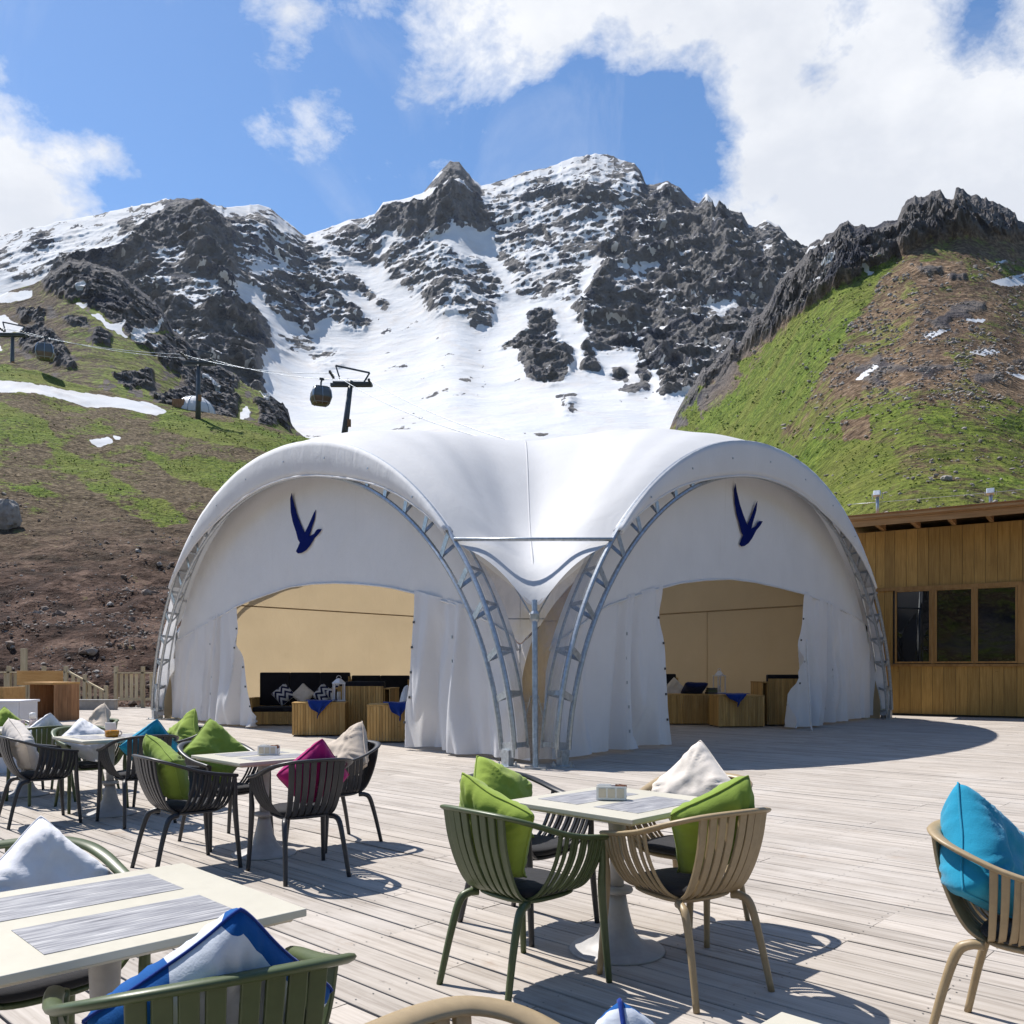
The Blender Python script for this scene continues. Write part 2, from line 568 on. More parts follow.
# ------------------------------------------------------------------ terrain materials
def terrain_mat(name, kind):
    t = NT(name)
    c = t.co()
    sn = t.n('Attribute', attribute_name='snow', attribute_type='GEOMETRY').outputs['Fac']
    vg = t.n('Attribute', attribute_name='veg', attribute_type='GEOMETRY').outputs['Fac']
    tn = t.n('Attribute', attribute_name='tone', attribute_type='GEOMETRY').outputs['Fac']
    k = {'massif': 1., 'spur': 2., 'ridge': 2., 'bank': 9.}[kind]
    nA = t.noise(c, .012 * k, 8, .62, .3)
    nB = t.noise(c, .055 * k, 8, .66)
    nC = t.noise(c, .30 * k, 6, .65)
    rm = t.n('TexNoise', {'Vector': t.map(c, (1, 1, .42), rot=(0, R(14), 0)), 'Scale': .020 * k, 'Detail': 10., 'Roughness': .62, 'Lacunarity': 2.1, 'Offset': .85, 'Gain': 2.2}, noise_type='RIDGED_MULTIFRACTAL', normalize=True)
    rs = t.n('TexNoise', {'Vector': t.map(c, (.5, .5, 1.5), rot=(0, R(-24), 0)), 'Scale': .030 * k, 'Detail': 9., 'Roughness': .62, 'Offset': .85, 'Gain': 2.2}, noise_type='RIDGED_MULTIFRACTAL', normalize=True)
    crag = t.math('ADD', t.math('MULTIPLY', rm, .55), t.math('MULTIPLY', rs, .45))
    # rock: crevice shade painted dark and ribs lighter by the crag noise
    rock = t.ramp(t.math('ADD', t.math('MULTIPLY', nA, .35), t.math('ADD', t.math('MULTIPLY', nB, .35), t.math('ADD', t.math('MULTIPLY', crag, .45), t.math('MULTIPLY_ADD', nC, .40, -.20)))),
                  [(p_, tuple(x * m_ for x, m_ in zip(c_, (1, 1, 1) if kind == 'massif' else (.70, .68, .68)))) for p_, c_ in
                   ((.38, (.014, .018, .030)), (.48, (.046, .053, .076)), (.58, (.095, .098, .118)), (.70, (.19, .183, .18)))])
    # soil
    vor = t.n('TexVoronoi', {'Vector': c, 'Scale': .5 * k, 'Detail': 2.})
    soil0 = t.ramp(nB, [(.37, (.022, .012, .009)), (.5, (.072, .041, .030)), (.62, (.17, .11, .083))])
    soil1 = t.ramp(nC, [(.36, (.042, .029, .015)), (.5, (.11, .080, .044)), (.63, (.23, .18, .115))])
    if kind == 'ridge': soil1 = t.mix(1., soil1, (1.75, 1.6, 1.65), 'MULTIPLY')
    soil = t.mix(tn, soil0, soil1)
    peb = t.ramp(t.n('TexVoronoi', {'Vector': c, 'Scale': .75 * k}).outputs['Distance'], [(.08, 1.), (.2, 0.)])
    soil = t.mix(t.math('MULTIPLY', peb, t.ramp(nC, [(.45, 0.), (.62, .7)])), soil, (.36, .32, .28))
    # grass
    gr = t.ramp(nC, [(.36, (.040, .070, .007)), (.5, (.105, .165, .014)), (.63, (.19, .235, .036))])
    gr = t.mix(t.ramp(nA, [(.4, 0.), (.65, .5)]), gr, (.19, .17, .045))
    # masks with ragged edges
    nm = t.math('ADD', t.math('MULTIPLY', nB, .6), t.math('MULTIPLY', nC, .4))
    vm = t.ramp(t.math('ADD', vg, t.math('MULTIPLY_ADD', nm, 2.4, -1.2)), [(.36, 0.), (.64, 1.)])
    sm = t.ramp(t.math('ADD', sn, t.math('MULTIPLY_ADD', nm, 2.3 if kind == 'massif' else .8, -1.15 if kind == 'massif' else -.4)), [(.45, 0.), (.55, 1.)])
    snow = t.ramp(nA, [(.3, (.50, .52, .55)), (.6, (.58, .585, .595))])
    dirt = t.ramp(t.noise(t.map(c, (1, .6, 1)), .022 * k, 9, .8, .8), [(.48, 0.), (.70, .70)])
    snow = t.mix(dirt, snow, (.52, .47, .42))
    base = rock if kind == 'massif' else t.mix(t.n('Attribute', attribute_name='rock', attribute_type='GEOMETRY').outputs['Fac'], soil, rock)
    colr = t.mix(sm, t.mix(vm, base, gr), snow)
    h = t.math('ADD', t.math('MULTIPLY', nB, .5), t.math('MULTIPLY', nC, .5))
    h = t.math('ADD', h, t.math('MULTIPLY', crag, {'massif': 1.6, 'spur': 1., 'ridge': .9, 'bank': .4}[kind]))
    bs = t.math('MULTIPLY_ADD', sm, -.85, 1.)
    bd = {'massif': 9., 'spur': 3.5, 'ridge': 3.5, 'bank': .9}[kind]
    bp = t.n('Bump', {'Height': h, 'Strength': bs, 'Distance': bd})
    return t.end(t.bsdf(colr, .9, bp, **{'Specular IOR Level': .12}))


for k_ in ('massif', 'spur', 'ridge', 'bank'):
    M['terr_' + k_] = terrain_mat('terrain_' + k_, k_)


# ------------------------------------------------------------------ deck: real boards with gaps
def build_deck():
    ang = R(-43)
    d = np.array([math.cos(ang), math.sin(ang)])
    q = np.array([-d[1], d[0]])
    poly = np.array([(-21, -3), (19, -3), (19, 31), (4, 38.5), (-4, 38.5), (-12, 31.3), (-21, 31.3)], float)
    U, V = poly @ d, poly @ q
    mb = MB()
    screws = []
    w, gap = .174, .013
    row = 0
    v = V.min() + .02
    while v < V.max():
        xs = []
        for i in range(len(poly)):
            j = (i + 1) % len(poly)
            if (V[i] - v) * (V[j] - v) < 0:
                s = (v - V[i]) / (V[j] - V[i])
                xs.append(U[i] + s * (U[j] - U[i]))
        if len(xs) >= 2:
            a, b = min(xs), max(xs)
            x = math.floor((a - random.uniform(0, 3)) / .6) * .6
            while x < b:
                L = random.choice((3.0, 3.6, 3.6, 4.2))
                x0, x1 = max(x, a), min(x + L, b)
                if x1 - x0 > .1:
                    z = random.uniform(-.0018, .0018)
                    tw = random.uniform(-.0012, .0012)
                    ww = w - gap + random.uniform(-.002, .002)
                    xa, xb = x0 + .002, x1 - .002
                    ya, yb = v - ww / 2, v + ww / 2
                    b_ = .003
                    vv = []
                    for xx in (xa, xb):
                        vv += [(xx, ya, -.03), (xx, ya, z - tw - b_), (xx, ya + b_, z - tw), (xx, yb - b_, z + tw), (xx, yb, z + tw - b_), (xx, yb, -.03)]
                    mb.add(vv, [(k, k + 1, k + 7, k + 6) for k in range(5)] + [(0, 6, 11, 5)] + [(5, 4, 3, 2, 1, 0), (6, 7, 8, 9, 10, 11)])
                    if (xb + xa) / 2 * d[1] + v * q[1] < 10 and abs((xb + xa) / 2 * d[0] + v * q[0]) < 8:
                        js = [xx for xx in np.arange(math.ceil(x0 / .6) * .6, x1 + .01, .6)]
                        for xx in js:
                            xx = min(max(xx, x0 + .03), x1 - .03) + random.uniform(-.006, .006)
                            for yy in (v - ww * .30, v + ww * .30):
                                screws.append((xx, yy + random.uniform(-.004, .004), z))
                x += L
        v += w
        row += 1
    o = mb.build('deck', M['deck'], auto=False)
    o.rotation_euler = (0, 0, ang)
    tag(o, 'weathered grey timber deck of long narrow boards', 'deck', kind='structure')
    a6 = np.linspace(0, 2 * np.pi, 6, endpoint=False)
    sc_ = MB()
    S_ = np.array(screws)
    V_ = np.stack([S_[:, None, 0] + .0045 * np.cos(a6), S_[:, None, 1] + .0045 * np.sin(a6), np.repeat(S_[:, 2:3] + .0025, 6, 1)], -1)
    sc_.v, sc_.n = [V_.reshape(-1, 3)], len(S_) * 6
    sc_.f = [tuple(range(i * 6, i * 6 + 6)) for i in range(len(S_))]
    so_ = sc_.build('deck_screws', M['dark_metal'], o, auto=False)
    so_['kind'] = 'stuff'
    mb = MB()                               # one dark sheet standing in for the shade in the board gaps
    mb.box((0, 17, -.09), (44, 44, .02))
    s = mb.build('deck_gap_shade', M['dark_metal'])
    tag(s, 'dark sheet under the deck boards, standing in for the shade in their gaps', 'deck', kind='structure')


build_deck()


# ------------------------------------------------------------------ the tent
def build_tent():
    NEAR, LEFT, BACK, RIGHT = (np.array(p) for p in ((.08, 12.3), (-9.95, 24.1), (.33, 36.0), (10.5, 24.1)))
    NEAR2 = np.array((.58, 12.3))
    ORG = (.33, 24.1, 0)
    root = thing('event_tent', 'large white arched fabric tent with goose emblems over its two open entrances', 'tent', ORG)
    sides = [(NEAR, LEFT, 'front'), (NEAR2, RIGHT, 'front'), (np.array((.08, 36.)), LEFT, 'back'), (np.array((.58, 36.)), RIGHT, 'back')]
    HO, HI = 5.95, 5.27
    arcs = []

    class Arch:
        def __init__(s, A, B, H0=HO):
            s.A, s.B = A, B
            s.L = np.hypot(*(B - A))
            s.d = (B - A) / s.L
            n = np.array([s.d[1], -s.d[0]])
            if n @ ((A + B) / 2 - np.array(ORG[:2])) < 0: n = -n
            s.n = n

        def curve(s, t, H=HO, shrink=0., off=0.):
            c, si = np.cos(t), np.sin(t)
            u = np.sign(c) * np.abs(c) ** (2 / 2.08)
            z = H * np.abs(si) ** (2 / 1.88)
            m = (s.A + s.B) / 2
            P = m - np.outer(u, s.d * (s.L / 2 - shrink)) + s.n * off
            return np.column_stack([P, z])

        def upper(s, sv, H, shrink):           # arch height over chord position
            h = s.L / 2 - shrink
            u = np.clip(np.abs((np.asarray(sv) - s.L / 2) / h), 0, 1)
            return H * np.clip(1 - u ** 2.08, 0, 1) ** (1 / 1.88)

        def P(s, sv, z, off):
            sv, z = np.broadcast_arrays(np.asarray(sv, float), np.asarray(z, float))
            return np.stack([s.A[0] + s.d[0] * sv + s.n[0] * off, s.A[1] + s.d[1] * sv + s.n[1] * off, z], -1)

        def hit(s, px, py, off):               # where a sight line meets this entrance plane
            k = (px - 512) / F
            a = s.A + s.n * off
            # (a + d*sv).x = k*(a+d*sv).y
            sv = (k * a[1] - a[0]) / (s.d[0] - k * s.d[1])
            Y = a[1] + s.d[1] * sv
            return sv, zat(py, Y)

    for A, B, k in sides:
        arcs.append((Arch(A, B), k))
    T = np.linspace(0.012, math.pi - .012, 97)

    # ---- roof membrane: a stretched sheet hung between the four arches
    N = 73
    m = 6
    poles = {'n': np.array((.33, 12.75, 2.42)), 'l': np.array((-9.3, 24.1, 2.5)), 'b': np.array((.33, 36.5, 2.38)), 'r': np.array((9.85, 24.1, 2.5))}

    def edge(a, pa, pb):
        tt = np.linspace(0, math.pi, 800)
        C = a.curve(tt, HO)
        C = C[C[:, 2] > 3.3]
        L = np.r_[0, np.cumsum(np.linalg.norm(np.diff(C, axis=0), axis=1))]
        q = np.linspace(0, L[-1], N - 2 * m)
        mid = np.stack([np.interp(q, L, C[:, i]) for i in range(3)], 1)
        w = np.linspace(0, 1, m + 1)[:-1, None]
        sag = lambda w: -.10 * 4 * w * (1 - w) * np.array((0, 0, -1.2))
        e0 = pa * (1 - w) + mid[0] * w + sag(w)
        e1 = (pb * (1 - w) + mid[-1] * w + sag(w))[::-1]
        return np.vstack([e0, mid, e1])
    G = np.zeros((N, N, 3))
    # i along near->left, j along near->right
    G[:, 0] = edge(arcs[0][0], poles['n'], poles['l'])
    G[0, :] = edge(arcs[1][0], poles['n'], poles['r'])
    G[:, -1] = edge(arcs[3][0], poles['b'], poles['r'])[::-1]
    G[-1, :] = edge(arcs[2][0], poles['b'], poles['l'])[::-1]
    a = np.linspace(0, 1, N)
    ii, jj = np.meshgrid(a, a, indexing='ij')
    G[1:-1, 1:-1] = ((1 - ii)[..., None] * G[0][None] + ii[..., None] * G[-1][None])[1:-1, 1:-1] * .5 + \
        ((1 - jj)[..., None] * G[:, 0][:, None] + jj[..., None] * G[:, -1][:, None])[1:-1, 1:-1] * .5
    for _ in range(5000):
        G[1:-1, 1:-1] = .25 * (G[2:, 1:-1] + G[:-2, 1:-1] + G[1:-1, 2:] + G[1:-1, :-2])
    u, v = 2 * ii - 1, 2 * jj - 1
    amp = 7.55 - G[N // 2, N // 2, 2]
    bump = ((1 - u ** 2) * (1 - v ** 2)) ** .85
    G[..., 2] += amp * bump
    valley = np.exp(-((u - v) / .22) ** 2) * np.clip(1 - ((u + v) / 2 + .15) ** 2 / .7, 0, 1)
    G[..., 2] -= .16 * valley
    rr_ = (ii + jj) / 2
    G[..., 2] -= (1.05 * np.exp(-((rr_ - .13) / .10) ** 2) + .30 * smooth(rr_, .05, .2) * smooth(rr_, .62, .25)) * np.exp(-((ii - jj) / (.55 * rr_ + .02)) ** 2)
    # creases running up from the corners
    th = np.arctan2(jj, ii + 1e-6)
    rad = np.hypot(ii, jj)
    G[..., 2] += .05 * np.sin(th * 34 + 5 * rad) * np.clip(rad / .08, 0, 1) * np.exp(-rad / .30) * np.clip(16 * ii * jj / (rad ** 2 + 1e-6), 0, 1)
    wr = fbm(np.stack([u * 3, v * 3, u * 0], -1), 3, 5) - .5
    G[..., 2] += .10 * wr * (bump ** .5)
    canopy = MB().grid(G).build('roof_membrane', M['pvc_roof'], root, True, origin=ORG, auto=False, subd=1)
    sm = MB()
    dg = np.array([G[i, i] for i in range(2, N - 2)]) + (0, 0, .012)
    sm.tube(dg, .016, 6, flat=.3)
    sm.build('seam', M['pvc_roof'], canopy, True, origin=ORG)

    for si, (ar, kind) in enumerate(arcs):
        # ---- visor over the arch
        zt = 3.45
        tv = [t for t in T if ar.curve(np.array([t]), HO)[0, 2] > zt]
        tv = np.linspace(tv[0], tv[-1], 90)
        O, I = ar.curve(tv, HO, 0, .10), ar.curve(tv, HI, .32, .07)
        w = np.linspace(0, 1, 90)
        tp = (np.clip(np.minimum(w, 1 - w) / .30, 0, 1) ** .75 * .94 + .06)
        tp = np.convolve(np.pad(tp, 5, mode='edge'), np.ones(11) / 11, mode='valid')[:, None]
        I = O + (I - O) * tp
        rows = np.linspace(0, 1, 7)[None, :, None]
        S = O[:, None] * (1 - rows) + I[:, None] * rows
        S += (np.append(ar.n, 0) * (.03 * np.sin(np.pi * rows) + .018 * (fbm(S * 3.5, 3, 3)[..., None] - .5)))
        tuck = ar.curve(tv, HO - .02, .02, -.25)[:, None]
        S = np.concatenate([tuck, S], 1)
        vis = MB().grid(S).build('visor', M['pvc_white'], root, True, origin=ORG, auto=False, solid=.006)
        hem = MB().tube(S[:, -1], .022, 6)
        hem.build('hem', M['pvc_white'], vis, True, origin=ORG)
        for k in (range(8, 86, 11) if kind == 'front' else ()):
            p = S[k, 4] + np.append(ar.n, 0) * .008
            e = np.append(ar.n, 0)
            MB().beam(p, p + e * .012, .03, .03).build('eyelet', M['galv'], vis, origin=ORG)
        # ---- arch truss
        tr = MB()
        tt = np.array([t for t in np.linspace(.0, math.pi, 300) if ar.curve(np.array([t]), HO)[0, 2] > .22])
        co, ci = ar.curve(tt, HO - .03, .03, .03), ar.curve(tt, HI + .02, .36, .0)
        cb = ar.curve(tt, HO - .12, .12, -.30)
        tr.tube(co, .040, 8)
        tr.tube(ci, .040, 8)
        tr.tube(cb, .024, 6)
        seg = np.r_[0, np.cumsum(np.linalg.norm(np.diff(co, axis=0), axis=1))]
        pos = np.arange(.05, seg[-1], .72)
        for p in pos:
            k = min(int(np.searchsorted(seg, p)), len(tt) - 1)
            tg = co[min(k + 1, len(tt) - 1)] - co[max(k - 1, 0)]
            tr.beam(co[k], ci[k], .012, .10, tg)
            tr.beam(co[k], cb[k], .01, .07, tg)
            tr.beam(ci[k], cb[k], .01, .07, tg)
        truss = tr.build('arch_truss', M['galv'], root, True, origin=ORG, auto=True)
        for m_ in truss.data.polygons: m_.use_smooth = False
        for e_ in (0, -1):
            bp = MB()
            c_ = (co[e_] + ci[e_]) / 2
            bp.beam((c_[0], c_[1], 0), (c_[0], c_[1], .24), .10, .16, (ar.d[0], ar.d[1], 0))
            a_, b_ = co[e_].copy(), ci[e_].copy()
            a_[2] = b_[2] = .20
            bp.beam(a_, b_, .03, .12)
            bp.box((c_[0], c_[1], .008), (.34, .34, .016))
            for sx, sy in ((-.12, -.12), (.12, .12), (-.12, .12), (.12, -.12)):
                bp.lathe([(.016, 0), (.016, .04), (.0, .045)], 6, (c_[0] + sx, c_[1] + sy, .016))
            bp.build('base_plate', M['galv'], truss, origin=ORG)

        if kind == 'front':
            OFF = -.42
            if si == 0:
                low = [(120, 640), (160, 652), (187, 635), (230, 611), (236, 607), (252, 600), (269, 594), (290, 587), (312, 584), (336, 583), (359, 584), (380, 586), (394, 588), (418, 594), (440, 600), (464, 607), (490, 622), (520, 640)]
                door = (237, 417)
            else:
                low = [(560, 640), (590, 617), (606, 606), (640, 594), (661, 588), (680, 583), (705, 580), (730, 579), (755, 582), (780, 588), (804, 594), (830, 604), (857, 618), (875, 630), (890, 640)]
                door = (661, 804)
            sz = np.array(sorted(ar.hit(x, y, OFF) for x, y in low))
            sv = np.linspace(.1, ar.L - .1, 130)
            lo = np.interp(sv, sz[:, 0], sz[:, 1])
            up = ar.upper(sv, HO - .22, .08)
            lo = np.minimum(lo, up - .004)
            r_ = np.linspace(0, 1, 34)
            Z = lo[:, None] * (1 - r_) + up[:, None] * r_
            S2 = np.broadcast_to(sv[:, None], Z.shape)
            Pg = ar.P(S2, Z, OFF)
            wv = .05 * (fbm(np.stack([S2 * .8, Z * .5, Z * 0], -1), 3, 9 + si) - .5) + .02 * (fbm(np.stack([S2 * 4, Z * .9, Z * 0], -1), 2, 19 + si) - .5)
            Pg = Pg + np.append(ar.n, 0) * wv[..., None]
            gab = MB().grid(Pg).build('gable_panel', M['pvc_white'], root, True, origin=ORG, auto=False)
            hm = MB().tube(Pg[3:-3, 0] + np.append(ar.n, 0) * .01, .02, 6)
            hm.build('hem', M['pvc_white'], gab, True, origin=ORG)
            # emblem
            em = [(405, 165), (425, 270), (470, 430), (520, 560), (572, 675), (620, 580), (690, 420), (715, 380), (700, 500), (660, 620), (628, 720), (690, 690), (722, 640), (745, 628), (790, 630), (750, 690), (700, 740), (640, 840), (590, 900), (530, 935), (485, 940), (460, 912), (485, 860), (510, 800), (485, 760), (460, 660), (420, 540), (395, 420), (385, 240)]
            pts = []
            for x, y in em:
                px, py = 260 + x / 12.8, 480 + y / 12.8
                if si == 1:
                    px, py = 734 + (px - 290) * 29 / 32, 483.5 + (py - 493) * 62.5 / 60
                pts.append(ar.hit(px, py, OFF + .036))
            eb = MB().prism(pts, lambda a_, b_, k_: ar.P(a_, b_, OFF + .034 + .004 * k_))
            eo = eb.build('goose_emblem', M['emblem'], gab, origin=ORG)
            eo['label'] = 'dark blue emblem of a flying goose diving to the right'
            # curtains
            s_door = sorted(ar.hit(x, 600, OFF)[0] for x in door)
            sa, sb = s_door
            # near-side curtain (towards the middle post) and far-side curtain
            for which in (0, 1):
                if which == 0:
                    t0, t1, b0, b1 = .35, sa, .25, sa + (.18 if si == 0 else .22)
                else:
                    t0, t1, b0, b1 = sb, ar.L - .55, sb - (.95 if si == 0 else .9), ar.L - .4
                nu, nv = 150, 26
                uu = np.linspace(0, 1, nu)[:, None]
                vv = np.linspace(0, 1, nv)[None, :]
                bulge = vv ** 1.6
                s0, s1 = t0 + (b0 - t0) * bulge, t1 + (b1 - t1) * bulge
                Sc = s0 + (s1 - s0) * uu
                top = np.minimum(np.interp(t0 + (t1 - t0) * uu[:, 0], sz[:, 0], sz[:, 1]) + .05, ar.upper(t0 + (t1 - t0) * uu[:, 0], HO - .25, .1))
                top = np.maximum(top, .15)
                zb = .03 + .05 * fbm(np.stack([uu[:, 0] * 9, uu[:, 0] * 0, uu[:, 0] * 0], -1), 3, 40 + si * 2 + which)
                Zc = top[:, None] * (1 - vv) + zb[:, None] * vv
                ph = Sc * (5.2 if which == 0 else 6.5) + 2.2 * fbm(np.stack([Sc * 1.3, Zc * .25, Zc * 0 + si], -1), 2, 3) * 6
                ampf = .05 + .20 * vv ** 1.3
                inner = (uu if which == 0 else 1 - uu)
                ampf = ampf * (.30 + .70 * smooth(inner, .15, .7))
                off = OFF + .02 + ampf * (np.sin(ph) * .6 + .4 * np.sin(ph * 2.3 + 1.)) + .05 * (fbm(np.stack([Sc * 2, Zc * 1.2, Zc * 0], -1), 3, 60 + si) - .5)
                Pc = np.stack([ar.A[0] + ar.d[0] * Sc + ar.n[0] * off, ar.A[1] + ar.d[1] * Sc + ar.n[1] * off, Zc], -1)
                cu = MB().grid(Pc).build('curtain', M['pvc_curtain'], root, True, origin=ORG, auto=False)
                row = (nu - 3) if which == 0 else 2
                for k in (5, 9, 13, 17, 21):
                    p = Pc[row, k]
                    MB().beam(p + np.append(ar.n, 0) * .005, p + np.append(ar.n, 0) * .028, .03, .04).build('eyelet', M['dark_metal'], cu, origin=ORG)
                row2 = int(nu * (.62 if which == 0 else .38))
                for k in (6, 10, 14, 18, 22):
                    p = Pc[row2, k]
                    MB().beam(p + np.append(ar.n, 0) * .005, p + np.append(ar.n, 0) * .02, .02, .05).build('eyelet', M['galv'], cu, origin=ORG)
        else:
            OFF = -.42
            sv = np.linspace(.12, ar.L - .12, 90)
            up = ar.upper(sv, HO - .2, .08)
            r_ = np.linspace(0, 1, 30)
            Z = .02 + (np.maximum(up, .03) - .02)[:, None] * r_
            S2 = np.broadcast_to(sv[:, None], Z.shape)
            wv = .10 * (fbm(np.stack([S2 * .7, Z * .5, Z * 0], -1), 3, 29 + si) - .5) + .015 * np.sin(S2 * 5)
            Pg = ar.P(S2, Z, OFF) + np.append(ar.n, 0) * wv[..., None]
            wall = MB().grid(Pg).build('rear_wall', M['pvc_beige'], root, True, origin=ORG, auto=False)
            sb_ = MB()
            zi = 3.25
            good = up > zi + .1
            line = ar.P(sv[good], zi, OFF - .07)
            sb_.tube(line, .022, 6)
            for s_ in ((ar.L * .34, ar.L * .62) if si == 3 else (ar.L * .2,)):
                sb_.tube(ar.P(np.full(12, s_), np.linspace(.05, zi, 12), OFF - .08), .010, 5)
            sb_.build('seam', M['pvc_beige'], wall, True, origin=ORG)

    # ---- corner posts, tie bars, clear corner sheets
    for key, (a1, a2) in {'n': (arcs[0][0], arcs[1][0]), 'l': (arcs[0][0], arcs[2][0]), 'b': (arcs[2][0], arcs[3][0]), 'r': (arcs[1][0], arcs[3][0])}.items():
        p = poles[key]
        mb = MB()
        fy = .50 if key == 'n' else 0.
        mb.tube([(p[0], p[1] - fy, 0), (p[0], p[1] - .02, 2.4)], .042, 10)
        mb.box((p[0], p[1] - fy, .01), (.3, .3, .02))
        mb.lathe([(.06, 2.08), (.07, 2.12), (.07, 2.2), (.05, 2.24)], 10, (p[0], p[1] - fy * .12, 0))
        e = np.array(ORG[:2]) - p[:2]
        e = e / np.linalg.norm(e)
        sd = np.array([-e[1], e[0]])
        for s_ in (-1, 1):
            q_ = p[:2] + sd * .3 * s_ + e * .45
            mb.tube([(q_[0], q_[1], .05), (p[0] + sd[0] * .05 * s_, p[1] + sd[1] * .05 * s_, 1.0)], .016, 6)
            mb.tube([(p[0], p[1], 2.1), *[tuple(p[:2] + sd * .35 * s_ + e * .5) + (2.75,)]], .012, 5)
        mb.build('corner_post', M['galv'], root, origin=ORG)
        tb = MB()
        tt = np.linspace(0, math.pi, 700)
        pts = []
        for a_ in (a1, a2):
            C = a_.curve(tt, HO)
            C = C[np.linalg.norm(C[:, :2] - p[:2], axis=1) < 5]
            pts.append(C[np.argmin(np.abs(C[:, 2] - 3.38))] + np.append(a_.n, 0) * .06)
        tb.tube(pts, .03, 8)
        tb.build('tie_bar', M['galv'], root, True, origin=ORG)
        for a_, pt in zip((a1, a2), pts):
            C = a_.curve(tt, HO, .04, -.05)
            C = C[np.linalg.norm(C[:, :2] - p[:2], axis=1) < 5]
            zz = np.linspace(.1, 3.3, 24)
            o_ = np.argsort(C[:, 2])
            L_ = np.stack([np.interp(zz, C[o_, 2], C[o_, i]) for i in range(3)], 1)
            Q_ = np.stack([np.full(24, p[0]), np.full(24, p[1]), np.minimum(zz, 2.34 + 0 * zz)], 1)
            k_ = np.linspace(0, 1, 14)[None, :, None]
            S = L_[:, None] * (1 - k_) + Q_[:, None] * k_
            S[..., :2] += e * (.10 * (fbm(S * 2.2, 3, 77) - .5))[..., None] + e * .06 * np.sin(np.pi * k_)
            MB().grid(S).build('corner_sheet', M['film'] if key == 'n' else M['pvc_curtain'], root, True, origin=ORG, auto=False)
    return root


tent = build_tent()
# ------------------------------------------------------------------ chairs
def crom(P, n):
    P = np.asarray(P, float)
    P = np.vstack([2 * P[0] - P[1], P, 2 * P[-1] - P[-2]])
    out = []
    for i in range(1, len(P) - 2):
        for t in np.linspace(0, 1, n, endpoint=False):
            a, b, c, d = P[i - 1], P[i], P[i + 1], P[i + 2]
            out.append(.5 * ((2 * b) + (-a + c) * t + (2 * a - 5 * b + 4 * c - d) * t * t + (-a + 3 * b - 3 * c + d) * t ** 3))
    out.append(P[-2])
    return np.array(out)


